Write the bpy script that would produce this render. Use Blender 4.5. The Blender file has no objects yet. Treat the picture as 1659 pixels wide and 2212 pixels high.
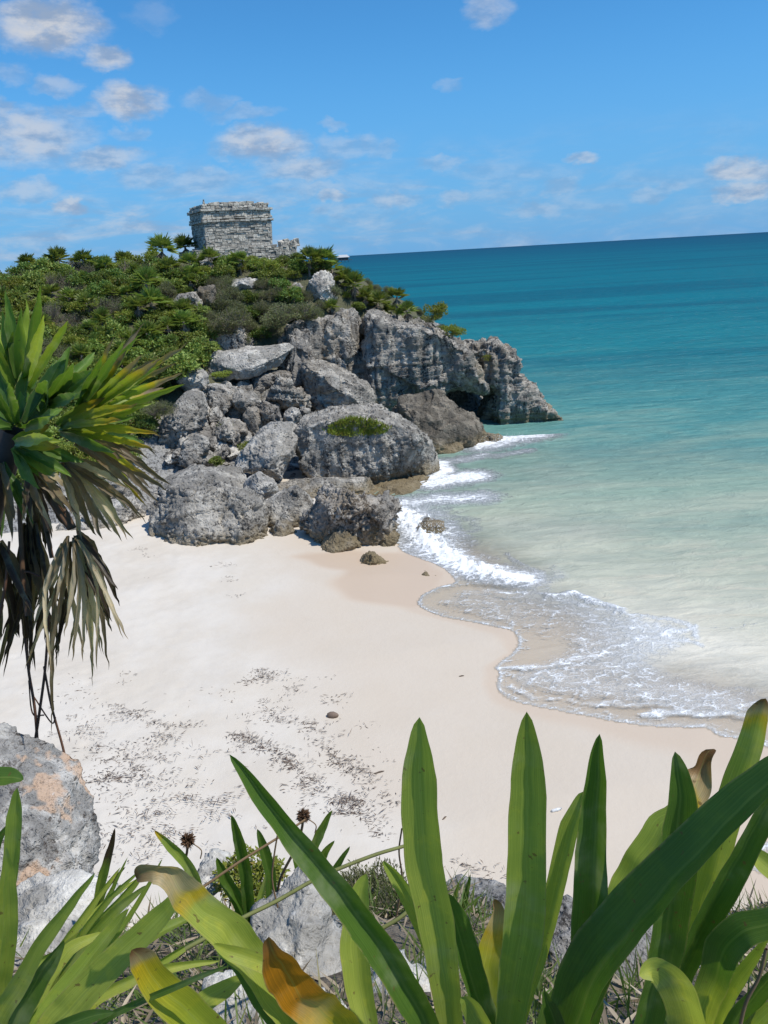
import bpy, bmesh, math, random
import numpy as np
from mathutils import Vector, Matrix
random.seed(7); rng = np.random.default_rng(7)
R_ = math.radians
sc = bpy.context.scene
COL = sc.collection

# ------------------------------------------------------------------ camera
F = 1685.0; EYE = 11.0; PITCH = R_(18.3); ROLL = R_(3.25)      # focal length in pixels of a 1659 x 2212 picture
FW = np.array([0, math.cos(PITCH), -math.sin(PITCH)])
r0 = np.array([1.0, 0, 0]); u0 = np.cross(r0, FW)
RT = r0*math.cos(ROLL) - u0*math.sin(ROLL); UP = u0*math.cos(ROLL) + r0*math.sin(ROLL)
cam = bpy.data.cameras.new("camera"); cam.sensor_fit = 'VERTICAL'; cam.sensor_height = 36; cam.lens = F/2212*36
cam.clip_start = 0.05; cam.clip_end = 90000
camo = bpy.data.objects.new("camera", cam); COL.objects.link(camo)
M = Matrix.Identity(4)
for i in range(3):
    M[i][0] = RT[i]; M[i][1] = UP[i]; M[i][2] = -FW[i]
M[2][3] = EYE
camo.matrix_world = M
sc.camera = camo

# ------------------------------------------------------------------ light
SUN_EL, SUN_AZ = R_(59), R_(112)                 # azimuth clockwise from +y
sd = Vector((math.cos(SUN_EL)*math.sin(SUN_AZ), math.cos(SUN_EL)*math.cos(SUN_AZ), math.sin(SUN_EL)))
sun = bpy.data.lights.new("sun", 'SUN'); sun.energy = 4.5; sun.angle = R_(0.53); sun.color = (1, .955, .88)
suno = bpy.data.objects.new("sun", sun); COL.objects.link(suno); suno.location = (20, -10, 40)
suno.rotation_euler = sd.to_track_quat('Z', 'Y').to_euler()
sc.view_settings.view_transform = 'Standard'; sc.view_settings.look = 'None'
sc.view_settings.exposure = 0.0; sc.view_settings.gamma = 1
sc.cycles.max_bounces = 6; sc.cycles.transparent_max_bounces = 12
sc.cycles.diffuse_bounces = 3; sc.cycles.glossy_bounces = 2; sc.cycles.transmission_bounces = 4
sc.cycles.caustics_reflective = False; sc.cycles.caustics_refractive = False
sc.cycles.use_denoising = True

class N:                                            # short hand for node trees
    def __init__(s, nt): s.nt = nt; s.n = nt.nodes; s.l = nt.links
    def new(s, t, **kw):
        n = s.n.new(t)
        for k, v in kw.items():
            if k.startswith('i_'):
                key = k[2:]; key = int(key) if key.isdigit() else key
                s.put(n.inputs[key], v)
            else: setattr(n, k, v)
        return n
    def put(s, sock, v):
        if isinstance(v, bpy.types.NodeSocket): s.l.new(v, sock)
        elif v is not None: sock.default_value = v
    def math(s, op, a, b=None, c=None, clamp=False):
        n = s.n.new('ShaderNodeMath'); n.operation = op; n.use_clamp = clamp
        for i, v in enumerate((a, b, c)): s.put(n.inputs[i], v)
        return n.outputs[0]
    def ss(s, v, a, b, lo=0.0, hi=1.0):
        n = s.n.new('ShaderNodeMapRange'); n.interpolation_type = 'SMOOTHSTEP'
        s.put(n.inputs[0], v); s.put(n.inputs[1], a); s.put(n.inputs[2], b); s.put(n.inputs[3], lo); s.put(n.inputs[4], hi)
        return n.outputs[0]
    def mix(s, f, a, b, mode='MIX'):
        n = s.n.new('ShaderNodeMix'); n.data_type = 'RGBA'; n.blend_type = mode; n.clamp_factor = True
        s.put(n.inputs[0], f); s.put(n.inputs[6], c4(a)); s.put(n.inputs[7], c4(b))
        return n.outputs[2]
    def noise(s, vec, scale, detail=4, rough=.55, dist=0, dim='3D', col=False):
        n = s.n.new('ShaderNodeTexNoise'); n.noise_dimensions = dim
        if vec is not None: s.l.new(vec, n.inputs['Vector'])
        n.inputs['Scale'].default_value = scale; n.inputs['Detail'].default_value = detail
        n.inputs['Roughness'].default_value = rough; n.inputs['Distortion'].default_value = dist
        return n.outputs[1 if col else 0]
    def vor(s, vec, scale, feat='F1', out=0, rand=1):
        n = s.n.new('ShaderNodeTexVoronoi'); n.feature = feat
        s.l.new(vec, n.inputs['Vector']); n.inputs['Scale'].default_value = scale; n.inputs['Randomness'].default_value = rand
        return n.outputs[out]
    def mapping(s, vec, scale=(1, 1, 1), rot=(0, 0, 0), loc=(0, 0, 0)):
        n = s.n.new('ShaderNodeMapping'); s.l.new(vec, n.inputs[0])
        n.inputs['Scale'].default_value = scale; n.inputs['Rotation'].default_value = rot; n.inputs['Location'].default_value = loc
        return n.outputs[0]
    def ramp(s, f, stops, interp='LINEAR'):
        n = s.n.new('ShaderNodeValToRGB'); s.l.new(f, n.inputs[0]); r = n.color_ramp; r.interpolation = interp
        while len(r.elements) < len(stops): r.elements.new(.5)
        for e, (p, c) in zip(r.elements, stops): e.position = p; e.color = c4(c)
        return n.outputs[0]
    def attr(s, name, out='Fac'):
        n = s.n.new('ShaderNodeAttribute'); n.attribute_name = name; return n.outputs[out]
    def bump(s, h, strength=.5, dist=.05, normal=None):
        n = s.n.new('ShaderNodeBump'); s.put(n.inputs['Height'], h); s.put(n.inputs['Strength'], strength)
        n.inputs['Distance'].default_value = dist
        if normal is not None: s.l.new(normal, n.inputs['Normal'])
        return n.outputs[0]
def c4(v):
    if isinstance(v, (tuple, list)) and len(v) == 3: return (*v, 1)
    return v
def mat(name):
    m = bpy.data.materials.new(name); m.use_nodes = True; m.node_tree.nodes.clear()
    n = N(m.node_tree); n.out = n.new('ShaderNodeOutputMaterial')
    return m, n
def principled(n, **kw):
    p = n.new('ShaderNodeBsdfPrincipled')
    for k, v in kw.items(): n.put(p.inputs[k], c4(v))
    return p

# ------------------------------------------------------------------ sky
w = bpy.data.worlds.new("World"); sc.world = w; w.use_nodes = True
wn = N(w.node_tree); wn.n.clear()
wout = wn.new('ShaderNodeOutputWorld')
sky = wn.new('ShaderNodeTexSky'); sky.sky_type = 'NISHITA'; sky.sun_disc = False
sky.sun_elevation = SUN_EL; sky.sun_rotation = SUN_AZ
sky.air_density = 1.0; sky.dust_density = 0.3; sky.ozone_density = 4.0; sky.altitude = 0
tcw = wn.new('ShaderNodeTexCoord').outputs['Generated']
skyc = wn.mix(1.0, sky.outputs[0], (.46, 1.08, 1.46), 'MULTIPLY')
sepw = wn.new('ShaderNodeSeparateXYZ'); wn.l.new(tcw, sepw.inputs[0])
AZ = wn.math('ARCTAN2', sepw.outputs[0], sepw.outputs[1]); EL = wn.math('ARCSINE', sepw.outputs[2])
def dirang(px, py):
    d = RT*(px-829.5)/F - UP*(py-1106)/F + FW; d = d/np.linalg.norm(d)
    return math.atan2(d[0], d[1]), math.asin(d[2])
# warped angles so that the cloud outlines billow
cmbw = wn.new('ShaderNodeCombineXYZ'); wn.l.new(AZ, cmbw.inputs[0]); wn.l.new(EL, cmbw.inputs[1])
wz = wn.mapping(cmbw.outputs[0], (1, 1.7, 1))
nA = wn.noise(wz, 26, 5, .6, col=True)
sepA = wn.new('ShaderNodeSeparateXYZ'); wn.l.new(nA, sepA.inputs[0])
AZw = wn.math('MULTIPLY_ADD', wn.math('SUBTRACT', sepA.outputs[0], .5), .050, AZ)
ELw = wn.math('MULTIPLY_ADD', wn.math('SUBTRACT', sepA.outputs[1], .5), .036, EL)
# (x, y, half width, half height, density)  each cloud stands at its own bearing and height in the sky
CL = [(105, 55, 105, 42, 1.0), (228, 130, 50, 20, .8), (120, 186, 44, 17, .45), (280, 222, 64, 33, .9), (60, 295, 125, 42, .75), (225, 343, 82, 20, .62),
      (565, 315, 100, 34, .85), (650, 360, 95, 24, .62), (750, 320, 75, 24, .38), (1060, 22, 50, 26, .5), (450, 218, 55, 18, .32), (530, 246, 75, 14, .30),
      (1255, 348, 36, 12, .55), (1600, 368, 75, 22, .75), (1610, 410, 60, 20, .75), (960, 348, 55, 13, .35), (160, 242, 55, 14, .40), (280, 290, 42, 12, .3), (715, 270, 32, 10, .30),
      (985, 430, 45, 18, .42), (850, 428, 60, 18, .5), (60, 412, 60, 20, .5), (320, 382, 75, 22, .45), (440, 385, 80, 20, .42), (1210, 400, 45, 18, .4), (1400, 420, 40, 18, .35),
      (1160, 450, 60, 20, .4), (150, 448, 38, 16, .8), (720, 418, 34, 14, .7), (0, 240, 30, 22, .6), (20, 160, 40, 16, .3), (1090, 385, 30, 8, .25), (830, 322, 34, 11, .3), (330, 30, 46, 22, .16), (90, 350, 70, 16, .3), (1450, 400, 36, 14, .35), (970, 185, 28, 9, .22), (690, 400, 60, 14, .4)]
dens = None
for (px, py, hw, hh, dn) in CL:
    a, e = dirang(px, py)
    x = wn.math('MULTIPLY', wn.math('SUBTRACT', AZw, a), F/(hw*1.05))
    y = wn.math('MULTIPLY', wn.math('SUBTRACT', ELw, e), F/(hh*1.15))
    # flatter base
    r2 = wn.math('ADD', wn.math('MULTIPLY', x, x), wn.math('MULTIPLY', y, y))
    g = wn.math('MULTIPLY', wn.ss(r2, 1.25, 0.0), dn)
    dens = g if dens is None else wn.math('MAXIMUM', dens, g)
# thin broken band low over the land and sea
nB = wn.noise(wn.mapping(cmbw.outputs[0], (1, 4.2, 1)), 9, 7, .62, .5)
low = wn.math('MULTIPLY', wn.ss(EL, .15, .05), wn.ss(AZ, .42, -.25, .42, 1.0))
band = wn.math('MULTIPLY', wn.ss(nB, .38, .70), low)
low_haze = wn.math('MULTIPLY', wn.ss(EL, .26, -.01), .80)
nC = wn.noise(wn.mapping(cmbw.outputs[0], (1, 1.8, 1)), 40, 6, .65)
dens = wn.math('MULTIPLY', dens, wn.ss(nC, .22, .62, .72, 1.05))
alpha = wn.math('MAXIMUM', dens, wn.math('MULTIPLY', band, .62), clamp=True)
skyc = wn.mix(low_haze, skyc, (1.45, 3.75, 7.7))
# undersides greyer: density sampled against height noise
cshade = wn.noise(wn.mapping(cmbw.outputs[0], (1, 2.4, 1), loc=(.31, .2, 0)), 24, 5, .6)
cloudc = wn.mix(wn.ss(cshade, .36, .62), (2.9, 3.9, 5.6), (6.0, 6.3, 6.9))
fin = wn.mix(alpha, skyc, cloudc)
bg = wn.new('ShaderNodeBackground'); wn.l.new(fin, bg.inputs[0]); bg.inputs[1].default_value = 0.10
wn.l.new(bg.outputs[0], wout.inputs[0])
w.cycles.sampling_method = 'MANUAL'; w.cycles.sample_map_resolution = 512

# ------------------------------------------------------------------ helpers
def ray(px, py): return RT*(px-829.5)/F - UP*(py-1106)/F + FW
O = np.array([0, 0, EYE])
def at(px, py, Y):
    d = ray(px, py); return O + d*(Y/d[1])
def gnd(px, py, z=0.0):
    d = ray(px, py); return O + d*((z-EYE)/d[2])
def onto(px, py, h, y0=1.0, y1=90.0, n=700):      # first hit of the view ray with a height function
    d = ray(px, py); Y = np.geomspace(y0, y1, n); P = O + d[None]*(Y/d[1])[:, None]
    k = np.nonzero(P[:, 2] < h(P[:, 0], P[:, 1]))[0]
    return P[k[0]] if len(k) else P[-1]
def tag(o, label=None, cat=None, group=None, kind=None):
    for k, v in (('label', label), ('category', cat), ('group', group), ('kind', kind)):
        if v: o[k] = v
    return o
def mesh_obj(name, verts, faces, m, parent=None, loc=(0, 0, 0), smooth=True):
    me = bpy.data.meshes.new(name)
    verts = np.asarray(verts, float) - np.asarray(loc, float)
    if isinstance(faces, np.ndarray):
        nf, k = faces.shape
        me.vertices.add(len(verts)); me.vertices.foreach_set('co', verts.astype(np.float32).ravel())
        me.loops.add(nf*k); me.loops.foreach_set('vertex_index', faces.astype(np.int32).ravel())
        me.polygons.add(nf); me.polygons.foreach_set('loop_start', np.arange(0, nf*k, k, dtype=np.int32))
        me.update(calc_edges=True); me.validate()
    else:
        me.from_pydata([tuple(v) for v in verts], [], faces)
    if smooth: me.polygons.foreach_set('use_smooth', [True]*len(me.polygons))
    for mm in (m if isinstance(m, (list, tuple)) else [m]): me.materials.append(mm)
    o = bpy.data.objects.new(name, me); COL.objects.link(o); o.location = loc
    if parent is not None: o.parent = parent
    return o
def empty(name, loc, rz=0):
    o = bpy.data.objects.new(name, None); COL.objects.link(o); o.location = loc; o.rotation_euler = (0, 0, rz); o.empty_display_size = .2
    return o
def setattr_f(o, name, arr):
    a = o.data.attributes.new(name, 'FLOAT', 'POINT'); a.data.foreach_set('value', np.asarray(arr, np.float32))
def setattr_c(o, name, arr):
    a = o.data.attributes.new(name, 'FLOAT_COLOR', 'POINT')
    arr = np.asarray(arr, np.float32)
    if arr.shape[1] == 3: arr = np.concatenate([arr, np.ones((len(arr), 1), np.float32)], 1)
    a.data.foreach_set('color', arr.ravel())
# --- numpy noise
_pr = np.random.default_rng(11); PERM = _pr.permutation(512).astype(np.int64)
GR = _pr.normal(size=(512, 3)); GR /= np.linalg.norm(GR, axis=1)[:, None]; RJ = _pr.random((512, 3))
def _h(i, j, k, s=0): return PERM[(PERM[(PERM[(i+s*17) & 511] + j) & 511] + k) & 511]
def perlin(p, s=0):
    p = np.asarray(p, float); i = np.floor(p).astype(np.int64); f = p - i; u = f*f*f*(f*(f*6-15)+10); r = 0
    for dx in (0, 1):
        for dy in (0, 1):
            for dz in (0, 1):
                g = GR[_h(i[:, 0]+dx, i[:, 1]+dy, i[:, 2]+dz, s)]
                d = g[:, 0]*(f[:, 0]-dx) + g[:, 1]*(f[:, 1]-dy) + g[:, 2]*(f[:, 2]-dz)
                wt = (u[:, 0] if dx else 1-u[:, 0])*(u[:, 1] if dy else 1-u[:, 1])*(u[:, 2] if dz else 1-u[:, 2])
                r = r + wt*d
    return r*1.6
def fbm(p, s=0, o=4, g=.5):
    r = 0; a = 1; p = np.asarray(p, float)
    for k in range(o): r = r + a*perlin(p*2**k + 7.3*k, s+k); a *= g
    return r
def worley(p, s=0):
    p = np.asarray(p, float); i = np.floor(p).astype(np.int64); f1 = np.full(len(p), 9.); f2 = f1.copy()
    for dx in (-1, 0, 1):
        for dy in (-1, 0, 1):
            for dz in (-1, 0, 1):
                c = i + (dx, dy, dz); q = c + RJ[_h(c[:, 0], c[:, 1], c[:, 2], s)]
                d = ((p-q)**2).sum(1); f2 = np.minimum(f2, np.maximum(f1, d)); f1 = np.minimum(f1, d)
    return np.sqrt(f1), np.sqrt(f2)
def sst(x, a, b):
    t = np.clip((x-a)/(b-a), 0, 1); return t*t*(3-2*t)
def xy3(x, y, z=0): return np.stack([x, y, np.zeros_like(x)+z], 1)
def segdist(P, L):                                   # distance of 2-D points to a polyline, and place along it
    P = np.asarray(P)[:, :2]; best = np.full(len(P), 1e9); tt = np.zeros(len(P)); L = np.asarray(L)[:, :2]; acc = 0
    for a, b in zip(L[:-1], L[1:]):
        ab = b-a; ln = np.hypot(*ab)
        t = np.clip(((P-a)@ab)/max(ln*ln, 1e-9), 0, 1); d = np.hypot(*(P-a-t[:, None]*ab).T)
        m = d < best; best[m] = d[m]; tt[m] = acc+t[m]*ln; acc += ln
    return best, tt
def inside(P, L):
    P = np.asarray(P)[:, :2]; L = np.asarray(L)[:, :2]; c = np.zeros(len(P), bool)
    for (x1, y1), (x2, y2) in zip(L, np.roll(L, -1, 0)):
        if y1 == y2: continue
        k = ((y1 > P[:, 1]) != (y2 > P[:, 1])) & (P[:, 0] < (x2-x1)*(P[:, 1]-y1)/(y2-y1)+x1); c ^= k
    return c
def grid(xs, ys):
    nx, ny = len(xs), len(ys); X, Y = np.meshgrid(xs, ys); idx = np.arange(nx*ny).reshape(ny, nx)
    f = np.stack([idx[:-1, :-1], idx[:-1, 1:], idx[1:, 1:], idx[1:, :-1]], -1).reshape(-1, 4)
    return X.ravel(), Y.ravel(), f
def smooth_line(pts, n=8):                           # Catmull-Rom
    p = np.asarray(pts, float); q = np.vstack([2*p[0]-p[1], p, 2*p[-1]-p[-2]]); out = []
    for i in range(1, len(q)-2):
        for t in np.linspace(0, 1, n, endpoint=False):
            a, b, c, d = q[i-1:i+3]
            out.append(.5*((2*b)+(-a+c)*t+(2*a-5*b+4*c-d)*t*t+(-a+3*b-3*c+d)*t**3))
    out.append(p[-1]); return np.array(out)
# ------------------------------------------------------------------ materials of the setting
def rock_material(name, light=(.50, .465, .405), dark=(.055, .052, .048), warm=(.36, .28, .19), darkness=.5, tide=True, scale=1.0, warmth=.25, pit=1.0, strata=0.0):
    m, n = mat(name)
    geo = n.new('ShaderNodeNewGeometry'); pos = geo.outputs['Position']
    big = n.noise(pos, .35*scale, 4, .6); mid = n.noise(pos, 1.9*scale, 5, .62, .4); fine = n.noise(pos, 9*scale, 5, .68, .3)
    c = n.mix(n.ss(mid, .35, .68), tuple(.72*v for v in light), light)
    patch = n.noise(pos, .95*scale, 5, .6, .6); streak = n.noise(n.mapping(pos, (2.4*scale, 2.4*scale, .42*scale)), 1.0, 5, .62, .3)
    c = n.mix(n.ss(patch, .44, .60), n.mix(1, c, (.58, .58, .585), 'MULTIPLY'), c)
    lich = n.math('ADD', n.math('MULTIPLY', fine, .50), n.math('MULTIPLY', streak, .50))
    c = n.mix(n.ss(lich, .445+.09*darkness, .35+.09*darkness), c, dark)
    c = n.mix(n.ss(big, .52 if warmth < 1.5 else .53, .72 if warmth < 1.5 else .565, 0, min(.8, warmth)), c, warm)
    wn_ = n.noise(pos, 6*scale, 3, .6)
    c = n.mix(n.ss(wn_, .66, .76, 0, .55), c, tuple(min(.66, 1.45*v) for v in light))
    if tide:
        z = n.new('ShaderNodeSeparateXYZ'); n.l.new(pos, z.inputs[0])
        zz = n.math('ADD', z.outputs[2], n.math('MULTIPLY', n.math('SUBTRACT', mid, .5), 1.1))
        c = n.mix(n.ss(zz, .95, .25, 0, .62), c, (.25, .19, .10))
    h = n.math('ADD', n.math('MULTIPLY', mid, .55), n.math('MULTIPLY', fine, .55))
    v = n.vor(pos, 5.5*scale); h = n.math('ADD', h, n.math('MULTIPLY', n.ss(v, .02, .45), .45*pit))
    v2 = n.vor(pos, 14*scale); h = n.math('ADD', h, n.math('MULTIPLY', n.ss(v2, .02, .5), .22*pit))
    if strata:
        st = n.noise(n.mapping(pos, (.5, .5, 5)), 1.2, 4, .6, .6); h = n.math('ADD', h, n.math('MULTIPLY', st, strata))
    b = n.bump(h, 1.0, .135/scale)
    p = principled(n, **{'Base Color': c, 'Roughness': .92, 'Normal': b}); p.inputs['Specular IOR Level'].default_value = .2
    n.l.new(p.outputs[0], n.out.inputs[0]); return m
ROCK = rock_material('karst limestone')
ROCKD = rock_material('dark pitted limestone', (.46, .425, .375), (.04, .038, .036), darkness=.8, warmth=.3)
ROCKL = rock_material('pale limestone', (.65, .61, .54), (.12, .115, .105), darkness=.2, warmth=.08)
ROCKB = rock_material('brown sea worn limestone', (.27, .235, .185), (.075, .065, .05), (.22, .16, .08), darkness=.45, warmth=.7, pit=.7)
CLIFFM = rock_material('layered cliff limestone', (.50, .46, .395), (.05, .046, .042), (.27, .21, .13), darkness=.6, warmth=.55, strata=1.2)

# ------------------------------------------------------------------ shoreline, beach and sea
SHP = [(862, 1180), (880, 1196), (950, 1222), (985, 1255), (945, 1270), (908, 1290), (908, 1312), (960, 1332), (1050, 1350), (1105, 1362), (1122, 1385), (1110, 1408), (1072, 1440), (1080, 1455), (1076, 1482), (1090, 1505),
       (1140, 1522), (1250, 1543), (1350, 1562), (1450, 1572), (1520, 1572), (1560, 1590), (1615, 1602), (1700, 1640), (1720, 1760), (1630, 1840), (1580, 1868), (1640, 1884), (1760, 1930), (2000, 2010)]
SH = np.array([gnd(*p)[:2] for p in SHP]); SH = smooth_line(SH, 5)
SH[:, :] += .05*np.stack([perlin(xy3(SH[:, 0]*2.3, SH[:, 1]*2.3), 3), perlin(xy3(SH[:, 0]*2.3, SH[:, 1]*2.3), 9)], 1)
SEAPOLY = np.vstack([[(0.2, 30), (-1.5, 34), (-3, 48), (-3, 90), (200, 90), (200, 2)], SH[::-1]])
def shore_sd(x, y):                                  # + over the water, - over the sand
    P = xy3(x, y); d, _ = segdist(P, SH); return np.where(inside(P, SEAPOLY), d, -d)
def beach_h(x, y):
    x = np.atleast_1d(np.asarray(x, float)); y = np.atleast_1d(np.asarray(y, float)); s = shore_sd(x, y)
    z = np.where(s > 0, -.10*s, -.045*s*(1+.0*s)); z = np.maximum(z, -2.5); z = np.minimum(z, .9+.02*-s)
    return z + .02*perlin(xy3(x*.6, y*.6), 5)*sst(-s, 0, 3)
WETP = [[(640, 1212), (690, 1200), (800, 1196), (900, 1200), (960, 1240), (925, 1280), (905, 1312), (830, 1308), (770, 1300), (725, 1280), (718, 1262), (745, 1240), (690, 1232)]]
WET = [smooth_line([gnd(*p)[:2] for p in q+[q[0]]], 5) for q in WETP]
WETLINE = np.array([gnd(*p)[:2] for p in [(850, 1318), (960, 1345), (1060, 1375), (1095, 1410), (1040, 1440), (1030, 1480), (1060, 1525), (1150, 1560), (1300, 1600), (1450, 1650), (1500, 1760), (1480, 1860), (1600, 1960)]])
X, Y, f = grid(np.concatenate([np.arange(-26, -14, .4), np.arange(-14, 12, .11), np.arange(12, 20, .5)]), np.concatenate([np.arange(2.5, 9, .4), np.arange(9, 34, .11), np.arange(34, 50, .5)]))
s = shore_sd(X, Y); Z = beach_h(X, Y)
P2 = xy3(X, Y)
wet = np.zeros(len(X))
for q in WET:
    d, _ = segdist(P2, q); sg = np.where(inside(P2, q), d, -d); wet = np.maximum(wet, sst(sg+.18*perlin(P2*.9, 4), -.35, .25))
d, _ = segdist(P2, WETLINE); d2, _ = segdist(P2, SH)
band_ = d2/(d2+d+1e-6); wline = sst(-s, 2.6, .1)*.0
side = inside(P2, np.vstack([WETLINE, SH[::-1]]))
wet = np.maximum(wet, np.where(side, sst(band_+.12*fbm(P2*.8, 6, 3), 1.05, .45), 0)*.62)
wet = np.maximum(wet, sst(s, -.25, .02)*.45)
rough_ = sst(-s, 6.5, 10) * sst(X, -1, -5)
lf = fbm(P2*2.6, 21, 3)*.018*sst(-s, 4, 9) + fbm(P2*.35, 22, 2)*.05*sst(-s, 3, 8)
lf -= .075*sst(.5-worley(P2*2.1+.2*perlin(P2*3, 8)[:, None], 3)[0], .1, .4)*sst(perlin(P2*.6, 17), -.3, .3)*sst(-s, 8, 11)*sst(Y, 24, 17)
Z = Z+lf
sandm, n = mat('coral sand')
pos = n.new('ShaderNodeNewGeometry').outputs['Position']
wa = n.attr('wet')
c = n.mix(n.ss(n.noise(pos, .5, 4, .6), .35, .65), (.58, .515, .43), (.62, .565, .49))
c = n.mix(n.ss(n.noise(pos, 7, 5, .7), .42, .3, 0, .25), c, (.50, .44, .36))
c = n.mix(n.ss(n.noise(pos, 95, 3, .7), .40, .26, 0, .35), c, (.40, .35, .29))
c = n.mix(n.ss(n.attr('seaward'), 0, 1, 0, .75), c, (.55, .465, .37))
c = n.mix(wa, c, (.54, .42, .31))
h = n.math('ADD', n.math('MULTIPLY', n.noise(pos, 5, 6, .65), .6), n.math('MULTIPLY', n.noise(pos, 40, 4, .7), .12))
b = n.bump(h, n.math('MULTIPLY_ADD', wa, -.40, .46), .045)
p = principled(n, **{'Base Color': c, 'Roughness': n.math('MULTIPLY_ADD', wa, -.45, .95), 'Normal': b})
n.put(p.inputs['Specular IOR Level'], n.math('MULTIPLY_ADD', wa, .35, .1))
n.l.new(p.outputs[0], n.out.inputs[0])
beach = mesh_obj('beach', np.stack([X, Y, Z], 1), f, sandm); setattr_f(beach, 'wet', wet); setattr_f(beach, 'seaward', sst(-s+1.2*fbm(P2*.25, 8, 3), 7.5, 2.5)); tag(beach, kind='structure')

# sea: one sheet, fine near the shore and coarse to the horizon; foam where the waves break
def gl(*pts): return smooth_line([gnd(*p)[:2] for p in pts], 6)
BREAK = gl((868, 1118), (905, 1150), (935, 1185), (985, 1215), (1050, 1240), (1142, 1252))
SMALLW = gl((1190, 1290), (1240, 1288), (1300, 1305), (1340, 1322))
FLINES = [(gl((905, 1300), (990, 1340), (1105, 1362)), .10, .35), (gl((1072, 1442), (1180, 1440), (1300, 1410), (1420, 1376), (1500, 1352)), .12, .8), (gl((1080, 1455), (1200, 1470), (1330, 1478)), .09, .6),
          (gl((1095, 1480), (1160, 1505), (1300, 1520), (1480, 1528), (1659, 1522)), .12, .6), (gl((1400, 1548), (1500, 1540), (1600, 1552), (1659, 1548)), .13, .8), (gl((1040, 1300), (1090, 1330), (1115, 1352)), .08, .6),
          (gl((1060, 1275), (1180, 1290), (1300, 1318), (1400, 1335), (1480, 1350), (1512, 1385)), .16, .6), (gl((1380, 1390), (1450, 1380), (1515, 1400)), .14, .6), (gl((930, 1300), (1010, 1322), (1090, 1335)), .05, .5),
          (gl((1420, 1340), (1500, 1360), (1659, 1352)), .06, .3), (gl((1280, 1500), (1450, 1500), (1640, 1490)), .1, .5), (gl((1180, 1320), (1300, 1345), (1420, 1370)), .2, .6),
          (gl((880, 1088), (950, 1080), (1035, 1075)), 1.1, .85), (gl((930, 1045), (975, 1038), (1020, 1030)), 1.2, 1.15), (gl((945, 1000), (960, 1018), (940, 1034)), .7, 1.1), (gl((1000, 990), (1080, 985), (1140, 975)), .6, .55),
          (gl((1040, 962), (1090, 950), (1150, 938)), 1.7, 1.05), (gl((1050, 930), (1120, 922), (1200, 906)), 1.3, .85), (gl((930, 1000), (990, 996), (1040, 985)), .8, .7), (gl((1215, 882), (1260, 883)), .25, .6), (gl((870, 1100), (880, 1130), (890, 1160)), .5, 1.1), (gl((1090, 1200), (1150, 1235), (1170, 1256)), .2, .5)]
FAREA = [(np.array([gnd(*p)[:2] for p in [(1085, 1500), (1078, 1450), (1200, 1400), (1210, 1330), (1350, 1320), (1490, 1350), (1515, 1390), (1430, 1440), (1659, 1500), (1659, 1590), (1560, 1572), (1300, 1530)]]), .52), (np.array([gnd(*p)[:2] for p in [(915, 1300), (1000, 1262), (1180, 1265), (1420, 1330), (1200, 1400), (1115, 1372), (1000, 1335)]]), .42)]
def sea_fields(X, Y):
    P = xy3(X, Y); s = shore_sd(X, Y); Q = P + .22*np.stack([perlin(P*1.3, 31), perlin(P*1.3, 32), 0*X], 1) + .07*np.stack([perlin(P*4.1, 33), perlin(P*4.1, 34), 0*X], 1)
    foam = np.zeros(len(X))
    for L, wd, a in FLINES:
        d, _ = segdist(Q, L); foam = np.maximum(foam, a*np.exp(-(d/wd)**2))
    for A, a in FAREA:
        d, _ = segdist(Q, np.vstack([A, A[:1]])); sg = np.where(inside(Q, A), d, -d); foam = np.maximum(foam, a*sst(sg, -.3, .8))
    foam = np.maximum(foam, .62*np.exp(-((s-.05)/.09)**2)); foam = np.maximum(foam, .34*sst(s, .9, .1)*sst(s, -.1, .1))
    d, t = segdist(Q, BREAK); tl = t/t.max(); wid = .95-.55*tl
    wid = wid*1.25*(.7+.6*np.abs(perlin(P*.9, 36)))
    brk = np.exp(-(d/wid)**2)*sst(tl, 1.0, .8); foam = np.maximum(foam, 1.15*np.exp(-(d/(wid*1.1))**2)); foam = np.maximum(foam, .88*np.exp(-(d/(wid*2.3))**2))
    d3, t3 = segdist(Q, SMALLW); sm = np.exp(-(d3/.22)**2); foam = np.maximum(foam, .8*sm)
    return s, foam, brk, sm
X, Y, f = grid(np.arange(-.6, 15.2, .075), np.arange(9.5, 46.5, .10))
Hs, foam, brk, sm = sea_fields(X, Y); P = xy3(X, Y)
keep_sd = Hs
lump = np.abs(fbm(P*2.4, 41, 4, .6))
hz = .03 + .20*brk*(.3+1.3*lump) + .10*sm + .035*foam*lump + .035*fbm(P*np.array([.35, .9, 1]), 44, 4)*sst(Hs, .3, 3)
hz = np.maximum(hz*sst(Hs, -.02, 1.2) + .012, np.where(Hs < .6, beach_h(X, Y)+.012+.02*sst(foam, .5, 1)*sst(Hs, 0, .15), -9))
kf = (Hs[f] > -.10).all(1); f = f[kf]
used = np.zeros(len(X), bool); used[f.ravel()] = True; mp = np.cumsum(used)-1
nv = np.stack([X, Y, hz], 1)[used]; nf_ = mp[f]; near_s, near_f = Hs[used], foam[used]
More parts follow.
